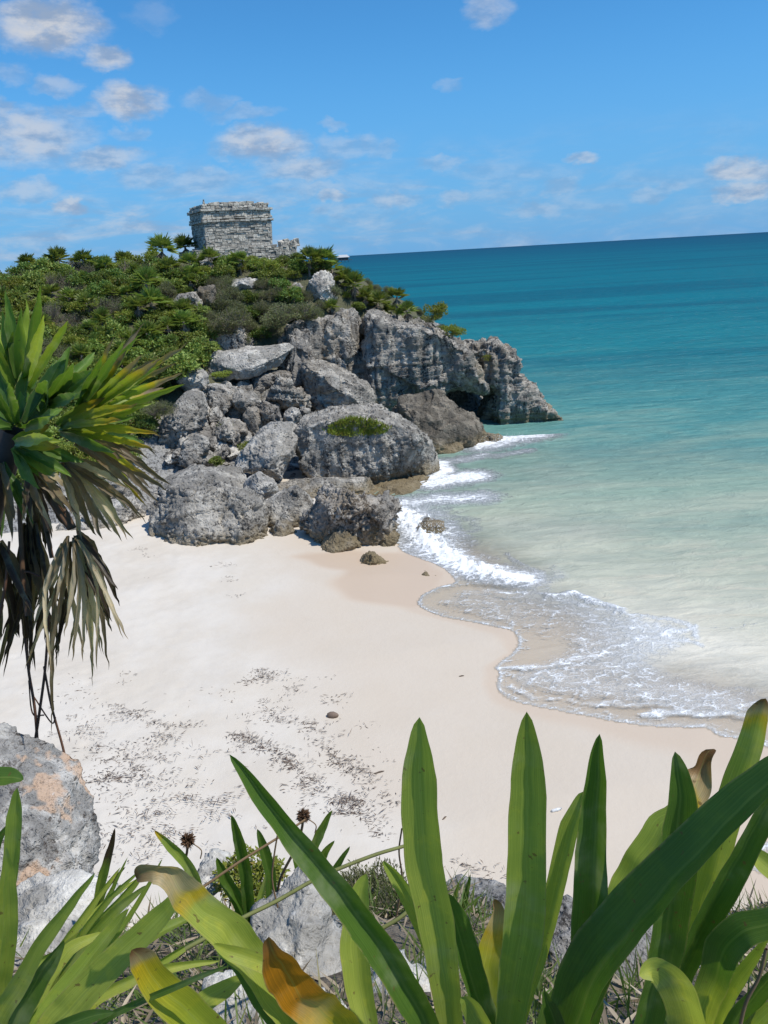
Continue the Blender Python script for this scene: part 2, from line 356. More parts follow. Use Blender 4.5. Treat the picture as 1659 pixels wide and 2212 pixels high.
# outer rings
def outer(xs, ys):
    X, Y, f = grid(xs, ys); return np.stack([X, Y, 0*X], 1), f
blocks = [(nv, nf_, near_s, near_f)]
e1 = 46.4; 
ylog = np.concatenate([np.arange(46.4, 80, .6), np.geomspace(80, 60000, 60)])
for xs, ys in ((np.concatenate([-np.geomspace(60000, 60, 24), np.linspace(-50, 60, 60), np.geomspace(70, 60000, 26)]), ylog),
               (np.concatenate([np.arange(15.125, 60, .6), np.geomspace(60, 60000, 30)]), np.concatenate([-np.geomspace(9000, 20, 16), np.arange(-10, 46.5, .47)[:120], [46.4]]))):
    v, ff = outer(xs, ys); v[:, 2] = .03
    fo = np.zeros(len(v)); m_ = (np.abs(v[:, 1]-50) < 6) & (v[:, 0] < 14)
    if m_.any(): fo[m_] = sea_fields(v[m_, 0], v[m_, 1])[1]
    blocks.append((v, ff, np.full(len(v), 30.), fo))
# fine patch around the headland foot
V, FF, SS, FO = [], [], [], []; k = 0
for v, ff, s_, fo in blocks: V.append(v); FF.append(ff+k); SS.append(s_); FO.append(fo); k += len(v)
seam, n = mat('sea water')
pos = n.new('ShaderNodeNewGeometry').outputs['Position']; sp = n.new('ShaderNodeSeparateXYZ'); n.l.new(pos, sp.inputs[0])
px_, py_ = sp.outputs[0], sp.outputs[1]
cloudy = n.noise(n.mapping(pos, (.10, .28, 1), (0, 0, .12)), 1.0, 4, .55, .8)
# offshore distance grows away from the cove: the bottom falls from bare sand to deep blue
off = n.math('ADD', n.math('SUBTRACT', n.math('MULTIPLY', py_, 1.0), 12.0), n.math('MULTIPLY', n.math('MAXIMUM', n.math('SUBTRACT', px_, 6.0), 0.0), .55))
off = n.math('MULTIPLY', n.math('MAXIMUM', off, .5), n.math('MULTIPLY_ADD', cloudy, .9, .55))
lg = n.math('LOGARITHM', off, 10.0)
c = n.ramp(n.math('DIVIDE', lg, 4.0), [(.0, (.80, .73, .64)), (.20, (.78, .72, .61)), (.25, (.60, .56, .455)), (.31, (.42, .435, .335)), (.366, (.25, .345, .27)), (.415, (.085, .25, .235)), (.48, (.018, .185, .21)), (.56, (.006, .150, .195)), (.70, (.005, .118, .172)), (.80, (.004, .085, .145)), (1.0, (.005, .055, .115))])
st1 = n.noise(n.mapping(pos, (.03, .14, 1), (0, 0, .06)), 1.0, 5, .6, .4)  # stretched streaks: cloud shadow and wave shade painted into the water colour
st2 = n.noise(n.mapping(pos, (.0045, .03, 1), (0, 0, .03)), 1.0, 5, .62, .4)
fd = n.ss(py_, 30, 90)
c = n.mix(n.ss(st1, .55, .34, 0, .42), c, n.mix(.55, c, (.02, .10, .13)))
c = n.mix(n.math('MULTIPLY', n.ss(st2, .56, .40), n.math('MULTIPLY', fd, .45)), c, (.006, .065, .115))
# stirred sand in the shallows
ss_ = n.noise(n.mapping(pos, (.25, .8, 1), (0, 0, .22)), 1.0, 5, .62, 1.2)
c = n.mix(n.math('MULTIPLY', n.ss(ss_, .50, .66), n.ss(py_, 34, 20, 0, .55)), c, (.56, .50, .39))
fo = n.attr('foam')
lace = n.vor(n.mapping(pos, (1.0, 1.6, 1.0), (0, 0, .5)), 2.6, 'DISTANCE_TO_EDGE')
lace2 = n.vor(n.mapping(pos, (1.0, 1.5, 1.0)), 6.5, 'DISTANCE_TO_EDGE')
nz = n.noise(n.mapping(pos, (1, 1.7, 1)), 2.6, 8, .74, .8)
lc = n.math('MAXIMUM', n.ss(lace, .13, .0), n.math('MULTIPLY', n.ss(lace2, .16, .0), .8))
fm = n.math('ADD', n.math('MULTIPLY', fo, 1.05), n.math('MULTIPLY', n.math('SUBTRACT', nz, .53), 2.3))
fm = n.math('ADD', fm, n.math('MULTIPLY', n.math('MULTIPLY', lc, .30), n.ss(fo, .08, .3)))
fmask = n.math('MULTIPLY', n.ss(fm, .30, 1.05), n.ss(fo, .03, .2))
# little whitecaps of broken chop far out, with glints painted in as white
wc = n.noise(n.mapping(pos, (.16, .55, 1)), 1.0, 6, .75); fmask = n.math('MAXIMUM', fmask, n.math('MULTIPLY', n.ss(wc, .735, .78), n.ss(py_, 30, 60, 0, .6)))
w1 = n.noise(n.mapping(pos, (.7, 1.9, 1), (0, 0, .10)), 1.0, 6, .62, .5)
c = n.mix(n.ss(w1, .35, .65, 0, 1), n.mix(1, c, (.91, .93, .94), 'MULTIPLY'), n.mix(1, c, (1.05, 1.05, 1.04), 'MULTIPLY'))  # light and dark of the wave faces tinted into the water colour
milk = n.ss(n.math('ADD', fo, n.math('MULTIPLY', n.math('SUBTRACT', cloudy, .5), .3)), .10, .75, 0, .72)
c = n.mix(milk, c, (.77, .79, .79))
col = n.mix(fmask, c, (.86, .87, .87))
w2 = n.noise(n.mapping(pos, (.12, .42, 1), (0, 0, .05)), 1.0, 5, .6, .3)
hgt = n.math('ADD', n.math('MULTIPLY', w1, .35), n.math('MULTIPLY', w2, n.ss(py_, 26, 60, 0, 1.6)))
hgt = n.math('ADD', hgt, n.math('MULTIPLY', fmask, .25))
b = n.bump(hgt, n.ss(py_, 12, 45, .5, 1.0), .8)
df = n.new('ShaderNodeBsdfDiffuse'); n.l.new(col, df.inputs[0]); n.l.new(b, df.inputs['Normal'])
gs = n.new('ShaderNodeBsdfGlossy'); n.put(gs.inputs['Roughness'], .22); n.l.new(b, gs.inputs['Normal'])
fr_ = n.new('ShaderNodeFresnel'); fr_.inputs[0].default_value = 1.33; n.l.new(b, fr_.inputs[1])
p = n.new('ShaderNodeMixShader'); n.put(p.inputs[0], n.math('MULTIPLY', n.math('MINIMUM', n.math('MULTIPLY', fr_.outputs[0], .75), .09), n.math('SUBTRACT', 1.0, fmask)))
n.l.new(df.outputs[0], p.inputs[1]); n.l.new(gs.outputs[0], p.inputs[2])
tr = n.new('ShaderNodeBsdfTransparent', i_Color=(.90, .90, .89, 1))
sdep = n.math('ADD', n.attr('shore'), n.math('MULTIPLY', n.math('SUBTRACT', nz, .5), 1.6))
al = n.math('MAXIMUM', n.ss(sdep, .2, 4.5, .14, 1.0), n.math('MAXIMUM', fmask, milk))
edge = n.ss(n.attr('shore'), -.06, -.01); al = n.math('MULTIPLY', al, edge)
mx = n.new('ShaderNodeMixShader'); n.l.new(al, mx.inputs[0]); n.l.new(tr.outputs[0], mx.inputs[1]); n.l.new(p.outputs[0], mx.inputs[2])
n.l.new(mx.outputs[0], n.out.inputs[0])
sea = mesh_obj('sea', np.vstack(V), np.vstack(FF), seam); setattr_f(sea, 'shore', np.concatenate(SS)); setattr_f(sea, 'foam', np.concatenate(FO)); tag(sea, kind='structure')
# ------------------------------------------------------------------ headland terrain
CP = [at(*p) for p in [(0, 610, 52), (150, 600, 53), (300, 590, 55), (450, 575, 57), (600, 570, 57), (700, 600, 55), (800, 665, 56), (870, 705, 56.5), (960, 745, 57.5), (1050, 790, 59),
      (0, 760, 43), (150, 770, 44), (300, 770, 45), (420, 735, 47.5), (560, 700, 51), (650, 680, 52), (0, 960, 36), (150, 960, 36.5), (300, 920, 39.5), (400, 900, 42), (480, 882, 44), (580, 872, 46.5), (700, 870, 48.5),
      (0, 1100, 32.5), (150, 1100, 33), (300, 1085, 34.5), (400, 1045, 36.5), (500, 1005, 39.5), (600, 1030, 38.5), (720, 980, 41)]]
CP += [np.array(p, float) for p in [(-14, 29.3, .1), (-18, 25, .3), (-9, 31.5, .1), (-5, 31.5, -.1), (-1.5, 33, -.6), (1, 38, -1.2), (3, 43, -1.2), (6, 48, -1.5), (12, 52, -1.3), (16, 52, -3), (14, 60, -3), (8, 47, -3), (5, 40, -3), (2, 30, -2),
      (-9.5, 62, 10.9), (-9.5, 66, 10.4), (-30, 62, 10.2), (-4, 66, 8.5), (-1, 47.5, .2), (2, 47, -1.5), (5, 48.5, -1.5), (-1, 44, 0), (4, 53, -1), (7, 54, -1.5), (2.5, 51, 0), (1, 49.5, -.5), (4, 64, 5.5), (10, 60, -.5), (-30, 45, 9.5), (-26, 36, 5.5), (-24, 28, 2), (-45, 60, 10), (-40, 90, 10), (-10, 90, 8), (12, 80, -3), (0, 80, 5), (-45, 40, 9)]]
CP = np.array(CP)
def _tps(r): return np.where(r > 0, r*r*np.log(r+1e-9), 0)
_D = np.hypot(CP[:, None, 0]-CP[None, :, 0], CP[:, None, 1]-CP[None, :, 1]); _n = len(CP)
_A = np.zeros((_n+3, _n+3)); _A[:_n, :_n] = _tps(_D)+np.eye(_n)*3.0; _A[:_n, _n] = 1; _A[:_n, _n+1:] = CP[:, :2]; _A[_n, :_n] = 1; _A[_n+1:, :_n] = CP[:, :2].T
_W = np.linalg.solve(_A, np.concatenate([CP[:, 2], [0, 0, 0]]))
def land_h(x, y):
    x = np.atleast_1d(np.asarray(x, float)); y = np.atleast_1d(np.asarray(y, float)); r = np.hypot(x[:, None]-CP[None, :, 0], y[:, None]-CP[None, :, 1])
    return np.maximum(_tps(r)@_W[:_n] + _W[_n] + x*_W[_n+1] + y*_W[_n+2], -3.)
X, Y, f = grid(np.arange(-45, 17, .22), np.arange(28, 90, .22))
P = xy3(X, Y); Z = land_h(X, Y); P[:, 2] = Z
f1, f2 = worley(P*.55, 51); Z = Z + .30*fbm(P*.5, 52, 4) - .35*np.exp(-(f2-f1)*9) + .12*fbm(P*2.2, 53, 3)
landm, n = mat('rocky soil')
pos = n.new('ShaderNodeNewGeometry').outputs['Position']
hz_ = n.new('ShaderNodeSeparateXYZ'); n.l.new(pos, hz_.inputs[0])
rk = n.mix(n.ss(n.noise(pos, 6, 6, .7), .36, .58), (.07, .066, .06), (.38, .37, .35))
so = n.mix(n.noise(pos, 3, 5, .7), (.07, .085, .035), (.16, .14, .085))
zz = n.math('ADD', n.math('ADD', hz_.outputs[2], n.math('MULTIPLY', hz_.outputs[0], -.18)), n.math('MULTIPLY', n.noise(pos, .5, 4, .6), 2.0))
c = n.mix(n.ss(zz, 5.6, 7.2), rk, so)
p = principled(n, **{'Base Color': c, 'Roughness': .95, 'Normal': n.bump(n.noise(pos, 7, 6, .7), 1, .15)}); n.l.new(p.outputs[0], n.out.inputs[0])
land = mesh_obj('headland', np.stack([X, Y, Z], 1), f, landm); tag(land, kind='structure')

# ------------------------------------------------------------------ rocks
def remesh(verts, faces, vox):
    me = bpy.data.meshes.new('tmp'); me.from_pydata([tuple(v) for v in verts], [], faces); me.validate()
    o = bpy.data.objects.new('tmp', me); COL.objects.link(o)
    md = o.modifiers.new('r', 'REMESH'); md.mode = 'VOXEL'; md.voxel_size = vox
    dg = bpy.context.evaluated_depsgraph_get(); ev = o.evaluated_get(dg); em = ev.to_mesh()
    nv = len(em.vertices); V = np.empty(nv*3, np.float32); em.vertices.foreach_get('co', V)
    L = [tuple(p.vertices) for p in em.polygons]; ev.to_mesh_clear()
    bpy.data.objects.remove(o); bpy.data.meshes.remove(me)
    return V.reshape(-1, 3).astype(float), L
def vnormals(V, Fq):
    a = V[Fq[:, 0]]; nn = np.cross(V[Fq[:, 1]]-a, V[Fq[:, 2]]-a) + np.cross(V[Fq[:, 2]]-a, V[Fq[:, 3]]-a); out = np.zeros_like(V)
    for k in range(4): np.add.at(out, Fq[:, k], nn)
    return out/np.maximum(np.linalg.norm(out, axis=1), 1e-9)[:, None]
def loaf(outline, Y, depth, p=2.6, lean=0.0, anchor=0.0, smin=.12, yaw=0.0, fr=1.0, bk=1.0):
    """closed solid whose broadest section is the outline at depth Y, rounding off to the front and the back"""
    O2 = np.array([at(x, y, Y) for x, y in outline]); n_ = len(O2)
    cx = (O2[:, 0].max()+O2[:, 0].min())/2; zb = O2[:, 2].min(); zt = O2[:, 2].max(); z0 = zb+anchor*(zt-zb)
    V, Fc = [], []; T = np.array([-1, -.92, -.75, -.5, -.2, .1, .45, .75, .93, 1.])
    for t in T:
        s_ = max((1-abs(t)**p)**(1/p), smin)
        q = O2.copy(); q[:, 0] = cx+(q[:, 0]-cx)*(.25+.75*s_); q[:, 2] = z0+(q[:, 2]-z0)*s_
        q[:, 1] = Y + t*depth*.5*(fr if t < 0 else bk) + lean*(q[:, 2]-zb) + (q[:, 0]-cx)*math.tan(yaw)
        q[:, 2] += lean*(O2[:, 2]-zb)*s_*(O2[:, 2]-EYE)/Y
        V.append(q)
    V = np.vstack(V)
    for i in range(len(T)-1):
        for j in range(n_):
            a, b = i*n_+j, i*n_+(j+1) % n_; Fc.append((a, b, b+n_, a+n_))
    Fc.append(tuple(range(n_-1, -1, -1))); Fc.append(tuple((len(T)-1)*n_+j for j in range(n_)))
    return V, Fc
def facets(p, s):
    i = np.floor(p).astype(np.int64); f1 = np.full(len(p), 9.); off = np.zeros(len(p))
    for dx in (-1, 0, 1):
        for dy in (-1, 0, 1):
            for dz in (-1, 0, 1):
                c = i + (dx, dy, dz); h = _h(c[:, 0], c[:, 1], c[:, 2], s); q = c + RJ[h]; d = ((p-q)**2).sum(1)
                v = ((p-q)*GR[h]).sum(1)*1.1 + (RJ[h, 0]-.5)*.9; m = d < f1; f1[m] = d[m]; off[m] = v[m]
    return off
def karst(V, nrm, size, seed, lump=1.0, crack=1.0, pit=1.0, strata=0.0, flute=0.0, facet=1.0):
    kind_ = size != 4.6
    off = np.array([seed*3.17, seed*1.31, seed*.71]); p = V+off
    d = lump*size*.030*fbm(p/(size*.5), seed, 3, .5)
    d += facet*size*.038*facets(p/(size*.55)+.04*fbm(p/(size*.15), seed+8, 2)[:, None], seed+7) + facet*size*.012*facets(p/(size*.17), seed+9)
    f1, f2 = worley(p/(size*.5)*[1, 1, .7]+.22*fbm(p/(size*.22), seed+1, 3)[:, None], seed+2); d -= crack*size*.045*np.exp(-(f2-f1)*24)*sst(perlin(p/(size*.4), seed+12), -.15, .25)
    q = p*3.1+.35*np.stack([perlin(p*2, 61), perlin(p*2, 62), perlin(p*2, 63)], 1); rg = sst(fbm(p*.7, seed+13, 2), -.25, .35)
    g1, g2 = worley(q, seed+3); d -= pit*.085*sst(.5-g1, 0, .5)*rg
    d += pit*.155*np.abs(fbm(p*3.6, seed+4, 4, .6))*(.35+.65*rg) - pit*.03
    if strata:
        zz = V[:, 2]*2.4+.45*fbm(p*.5, seed+5, 4)+.10*V[:, 0]; s_ = zz-np.floor(zz); s2 = zz*2.3+.3-np.floor(zz*2.3+.3)
        strata = strata*(1 if kind_ else sst(V[:, 0], -1.5, 2.5)); m_ = sst(perlin(p*[.5, .5, 1.4], 66), -.15, .3); d -= strata*(.20*np.exp(-((s_-.5)/.10)**2)*m_ + .08*np.exp(-((s2-.5)/.14)**2)*(1-.5*m_)); d += strata*.12*(s_-.5)
    if flute:
        d += flute*.22*fbm(p*np.array([1.5, 1.5, .28]), seed+6, 3, .6)
    return V+nrm*d[:, None]
def plane_cuts(Q, seed, k=16, lo=.62, hi=.95):
    r = np.random.default_rng(seed*7+1); c = (Q.max(0)+Q.min(0))/2
    for _ in range(k):
        v = r.normal(size=3); v[1] = -abs(v[1])*1.1; v[2] = v[2]*.9+.15; v /= np.linalg.norm(v); h = (Q-c)@v; dmax = h.max(); dd = dmax*r.uniform(lo, hi); m = h > dd
        Q[m] -= v*((h[m]-dd)*.96)[:, None]
    return Q
def finish_rock(name, V, Fl, m, size, seed, label=None, cat='rock', group=None, kind=None, vox=.08, **kw):
    Q, L = remesh(V, Fl, vox); Fq = np.array([l if len(l) == 4 else l+(l[-1],) for l in L if len(l) in (3, 4)])
    lo_, hi_ = Q.min(0), Q.max(0); ct = kw.pop('cuts', 19); Q = plane_cuts(Q, seed, ct) if ct else Q; nrm = vnormals(Q, Fq); Q = karst(Q, nrm, size, seed, **kw)
    if ct:                                       # back to the measured extent
        a_, b_ = np.percentile(Q, .6, 0), np.percentile(Q, 99.4, 0); Q = lo_+(Q-a_)*(hi_-lo_)/(b_-a_)
    base = np.array([Q[:, 0].mean(), Q[:, 1].mean(), Q[:, 2].min()])
    faces = [l for l in L]
    o = mesh_obj(name, Q, Fq if all(len(l) == 4 for l in L) else faces, m, loc=base, smooth=False); tag(o, label, cat if not kind else None, group, kind)
    return o
def rock(label, outline, Y, depth, m=None, seed=1, vox=.08, name='boulder', group=None, p=3.2, lean=0., anchor=0., yaw=0., fr=1., **kw):
    V, Fc = loaf(outline, Y, depth, p, lean, anchor, yaw=yaw, fr=fr)
    size = min(max(np.ptp(V[:, 0]), np.ptp(V[:, 2])), 4.5)
    return finish_rock(name, V, Fc, m or ROCK, size, seed, label, 'rock', group, vox=vox, **kw)

# cliff of the headland: several masses fused to one body
from mathutils.bvhtree import BVHTree
def hit(objs, px, py, cache={}):                   # where the view ray meets one of these rocks
    best = None; d = Vector(ray(px, py)).normalized()
    for o in objs:
        if o.name not in cache:
            L = Vector(o.location); cache[o.name] = BVHTree.FromPolygons([v.co+L for v in o.data.vertices], [tuple(p.vertices) for p in o.data.polygons])
        h = cache[o.name].ray_cast(Vector(O), d)
        if h[0] is not None and (best is None or h[3] < best[3]): best = h
    return best
def fuse(parts):
    V, Fl, k = [], [], 0
    for v, ff in parts: V.append(v); Fl += [tuple(i+k for i in q) for q in ff]; k += len(v)
    return np.vstack(V), Fl
west = loaf([(585, 905), (590, 800), (598, 735), (625, 708), (650, 695), (690, 692), (712, 678), (735, 668), (764, 674), (772, 690), (775, 730), (778, 800), (790, 905)], 50.5, 7, 3.2, .10, 0, fr=.55)
mid_ = loaf([(770, 905), (772, 800), (784, 735), (786, 690), (800, 681), (850, 688), (885, 697), (930, 720), (960, 728), (990, 745), (1025, 765), (1035, 800), (1050, 842), (1010, 836), (965, 840), (925, 862), (870, 880), (862, 905)], 52, 8, 3.6, .04, .9, fr=.85)
under = loaf([(800, 915), (810, 850), (900, 815), (1000, 800), (1040, 835), (1060, 912)], 57.5, 5, 3, .0, 0)
tip = loaf([(1063, 838), (1034, 805), (1028, 768), (1042, 745), (1066, 737), (1088, 745), (1106, 746), (1110, 768), (1104, 785), (1120, 806), (1146, 832), (1163, 858), (1172, 872), (1192, 878), (1212, 897), (1205, 906), (1130, 912), (1050, 920), (1043, 892)], 52.6, 5.5, 4.5, .0, .3)
link = loaf([(955, 732), (985, 742), (1020, 757), (1045, 746), (1072, 745), (1092, 800), (1085, 850), (1055, 846), (1010, 838), (950, 800)], 53.2, 7, 4, .0, .9, fr=.75)
gap = loaf([(768, 720), (770, 676), (792, 676), (790, 718)], 51.0, 2, 3)
foot = loaf([(560, 905), (575, 850), (660, 830), (760, 860), (800, 905)], 49.5, 4, 3)
Vc, Fc = fuse([west, mid_, under, tip, link, foot])
cliff = finish_rock('cliff', Vc, Fc, CLIFFM, 4.6, 3, kind='structure', vox=.10, lump=1.0, crack=1.2, pit=.8, strata=.75, flute=1.0, facet=1.6, cuts=0)
tag(cliff, kind='structure')

Q_ = 'boulders and slabs along the shore'
rock('huge pale block with a fresh white scar leaning at the foot of the cliff wall', [(649, 820), (676, 785), (723, 777), (762, 793), (781, 824), (812, 871), (805, 888), (762, 892), (711, 885), (672, 865), (653, 840)], 47.2, 3.0, seed=4, vox=.08, lean=.1, anchor=.45, pit=1.2)
rock('long slanting slab with smooth bright top below the overhanging grey bush', [(425, 800), (455, 780), (479, 766), (531, 759), (608, 745), (623, 752), (621, 785), (590, 806), (560, 815), (508, 822), (452, 828)], 46.3, 2.6, ROCKL, seed=5, lean=.55, anchor=.6, pit=.6, crack=.6)
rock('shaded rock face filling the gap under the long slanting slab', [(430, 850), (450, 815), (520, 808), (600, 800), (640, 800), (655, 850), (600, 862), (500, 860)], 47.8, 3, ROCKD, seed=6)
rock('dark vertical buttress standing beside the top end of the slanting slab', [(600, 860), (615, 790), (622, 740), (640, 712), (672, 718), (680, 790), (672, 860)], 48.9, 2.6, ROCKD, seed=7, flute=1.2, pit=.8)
rock('small white knobbly rock at the lower edge of the bright green bush', [(380, 832), (400, 800), (425, 790), (445, 805), (449, 832), (430, 850), (390, 850)], 43.5, 1.6, ROCKL, seed=8)
rock('jagged grey rock left of the angular block in the rubble', [(420, 862), (455, 835), (490, 828), (512, 838), (514, 852), (490, 875), (478, 900), (430, 905)], 43, 1.8, seed=9)
rock('angular flat-faced block standing on edge in the rubble', [(503, 900), (505, 850), (520, 841), (560, 864), (558, 876), (535, 902)], 42.6, 1.2, seed=10, p=4, pit=.6)
rock('leaning oblong stone under the angular block in the rubble', [(526, 925), (545, 878), (567, 903), (568, 928), (540, 940)], 41.6, 1.0, seed=11, p=3.4, pit=.7)
rock('twin knobbed dark rock above the large grassy slab', [(550, 880), (575, 866), (603, 884), (610, 920), (575, 925)], 42.0, 1.3, ROCKD, seed=12)
rock('squared pale stone right of the twin knobbed dark rock', [(614, 890), (640, 879), (652, 905), (634, 922), (614, 918)], 42.3, 1.0, ROCKL, seed=13, p=4, pit=.6)
rock('sloping rock with thin layers running down to the dark hollow', [(575, 850), (597, 811), (625, 833), (670, 872), (670, 890), (610, 888), (580, 880)], 45.6, 2.0, seed=14, strata=1.2)
rock('small bluish stone lying in the dark hollow under the scarred block', [(642, 892), (650, 880), (666, 882), (672, 895), (656, 902)], 43.9, .8, seed=15, p=3)
rock('big tilted pale boulder against the left end of the grassy slab', [(508, 1000), (535, 965), (550, 940), (569, 916), (619, 920), (640, 934), (634, 963), (626, 993), (630, 1018), (600, 1036), (560, 1022), (520, 1016)], 37.3, 3.2, ROCKL, seed=16, lean=.2, pit=1.1, vox=.07)
SLAB = rock('large grey slab with green plants growing on its flat top', [(622, 995), (617, 945), (662, 903), (707, 886), (813, 884), (862, 900), (902, 922), (930, 962), (946, 1000), (949, 1029), (906, 1033), (789, 1043), (692, 1043), (641, 1022)], 39.0, 3.6, ROCK, seed=17, vox=.075, p=10, cuts=5, lean=.0, anchor=.2, lump=1.0, pit=1.3, flute=.5, crack=.5)
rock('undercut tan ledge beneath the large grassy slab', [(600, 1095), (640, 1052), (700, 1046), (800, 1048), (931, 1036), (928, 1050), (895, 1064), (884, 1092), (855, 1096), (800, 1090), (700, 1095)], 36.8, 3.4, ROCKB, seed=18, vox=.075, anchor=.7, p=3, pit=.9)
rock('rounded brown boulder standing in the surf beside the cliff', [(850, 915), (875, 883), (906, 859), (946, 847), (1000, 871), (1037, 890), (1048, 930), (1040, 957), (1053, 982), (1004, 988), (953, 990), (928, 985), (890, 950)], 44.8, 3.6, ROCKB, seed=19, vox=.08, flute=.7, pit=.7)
rock('broad pitted grey boulder sitting on the sand, largest of the beach', [(311, 1127), (329, 1093), (368, 1062), (441, 1054), (514, 1059), (563, 1083), (576, 1127), (570, 1188), (480, 1196), (440, 1204), (368, 1200), (345, 1175), (328, 1160)], 30.9, 3.2, ROCK, seed=20, vox=.06, cuts=8, p=3.4, anchor=.12, pit=1.5, crack=1.2)
rock('low sloping slab behind the broad pitted boulder', [(335, 1068), (358, 1030), (420, 1012), (509, 1004), (530, 1050), (500, 1085), (380, 1090)], 33.6, 2.6, seed=21, lean=.7, pit=.6)
rock('smooth rounded stone between the low slab and the tilted pale boulder', [(520, 1062), (540, 1035), (563, 1018), (592, 1040), (602, 1066), (580, 1085), (545, 1082)], 33.8, 1.5, ROCKL, seed=22, pit=.4, crack=.3)
rock('mid grey boulder wedged right of the broad pitted boulder', [(566, 1085), (600, 1058), (640, 1052), (676, 1085), (682, 1125), (650, 1152), (610, 1142), (572, 1135)], 32.2, 2.2, seed=23, pit=1.1)
rock('little grey stone on the sand in front of the wedged boulder', [(580, 1146), (600, 1124), (625, 1130), (644, 1157), (615, 1168), (588, 1164)], 30.6, .9, seed=24, pit=.6, vox=.05)
rock('dark deeply pitted boulder at the water edge of the sand', [(651, 1168), (660, 1127), (685, 1098), (695, 1069), (729, 1057), (778, 1067), (802, 1074), (831, 1074), (862, 1096), (852, 1122), (858, 1152), (838, 1175), (828, 1196), (787, 1198), (758, 1165), (709, 1178), (675, 1180)], 29.9, 2.3, ROCKD, seed=25, vox=.055, cuts=7, anchor=.3, pit=2.0, crack=1.6)
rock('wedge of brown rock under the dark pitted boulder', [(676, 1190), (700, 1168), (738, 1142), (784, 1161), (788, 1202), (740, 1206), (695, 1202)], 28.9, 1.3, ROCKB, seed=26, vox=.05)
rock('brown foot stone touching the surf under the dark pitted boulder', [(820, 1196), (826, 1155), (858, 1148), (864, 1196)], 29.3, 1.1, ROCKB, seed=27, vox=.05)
rock('small pointed rock alone on the wet sand', [(771, 1228), (778, 1205), (802, 1192), (817, 1205), (854, 1230), (800, 1233)], 27.2, .8, ROCKB, seed=28, vox=.04, pit=.7)
rock('flat stone just showing from the sand left of the pointed rock', [(733, 1223), (755, 1210), (770, 1213), (765, 1224)], 27.4, .6, ROCKB, seed=29, vox=.04, pit=.5)
rock('low mossy rock almost buried in wet sand nearest the swash', [(878, 1256), (905, 1247), (925, 1234), (950, 1243), (958, 1256), (900, 1259)], 25.9, .9, ROCKB, seed=30, vox=.04, pit=.7)
rock('rock awash in the breaking wave with spray around it', [(900, 1170), (908, 1140), (925, 1123), (962, 1133), (966, 1168), (930, 1180)], 30.2, 1.1, ROCKD, seed=31, vox=.05, pit=.7)
rock('dark low rock awash beside the brown boulder', [(1044, 958), (1060, 936), (1082, 940), (1088, 950), (1070, 960)], 45.8, 1.4, ROCKD, seed=32, vox=.06)
rock('smooth white boulder on the sand behind the dead palm leaves', [(180, 1110), (215, 1082), (280, 1078), (304, 1110), (302, 1152), (262, 1174), (215, 1168), (185, 1150)], 32.6, 2.3, ROCKL, seed=33, vox=.06)
rock('pale low boulder left of the smooth white boulder', [(90, 1155), (130, 1128), (200, 1138), (237, 1165), (228, 1198), (160, 1208), (90, 1205)], 31.6, 2.0, ROCKL, seed=34, vox=.06)
rock('grey rock behind the palm crown above the white boulders', [(60, 1130), (90, 1060), (160, 1030), (240, 1040), (290, 1075), (270, 1110), (180, 1140)], 34.3, 2.6, ROCK, seed=35)
rock('grey rock at the far left foot of the slope', [(-120, 1200), (-100, 1110), (-10, 1080), (70, 1110), (90, 1190), (20, 1215)], 32.0, 2.6, ROCK, seed=36)
rock('rough ridge of grey rock right of the green palm fan', [(345, 965), (358, 905), (388, 864), (405, 840), (428, 850), (438, 895), (425, 935), (390, 968)], 39.6, 2.4, ROCK, seed=37, lean=.5, pit=1.3)
rock('brown spotted rock with a bush growing against its right side', [(440, 965), (455, 930), (490, 905), (520, 915), (535, 950), (500, 975)], 40.3, 1.8, seed=38, pit=1.2)
rock('rock with a dark hollow left of the small green bush', [(395, 985), (405, 955), (430, 938), (455, 950), (450, 985), (425, 998)], 38.2, 1.1, seed=39)
rock('white upright rock at the top of the slope below the temple', [(661, 640), (664, 612), (689, 585), (709, 592), (718, 625), (728, 655), (692, 660)], 54.0, 1.6, ROCKL, seed=40)
rock('pale rock half hidden by bushes left of the white upright rock', [(610, 640), (620, 612), (650, 608), (668, 620), (668, 650), (630, 655)], 54.4, 1.5, ROCKL, seed=41)
rock('grey rock between bushes in the middle of the slope', [(372, 668), (388, 636), (420, 630), (436, 655), (425, 680), (385, 682)], 50.0, 1.6, seed=42)
rock('brownish upright rock beside the grey rock on the slope', [(425, 660), (432, 620), (465, 614), (470, 650), (450, 675)], 51.0, 1.5, ROCKB, seed=43)
rock('flat pale rock surfacing above the grey bush', [(486, 622), (500, 606), (530, 600), (560, 606), (556, 626), (520, 632)], 53.6, 1.4, ROCKL, seed=44)
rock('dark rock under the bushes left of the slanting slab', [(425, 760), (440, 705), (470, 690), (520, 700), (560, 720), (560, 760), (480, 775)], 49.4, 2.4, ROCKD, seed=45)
rock('dark recessed rock under the left end of the large grassy slab', [(575, 1105), (590, 1050), (660, 1036), (760, 1040), (805, 1052), (815, 1105)], 36.0, 2.4, ROCK, seed=46, pit=.5)
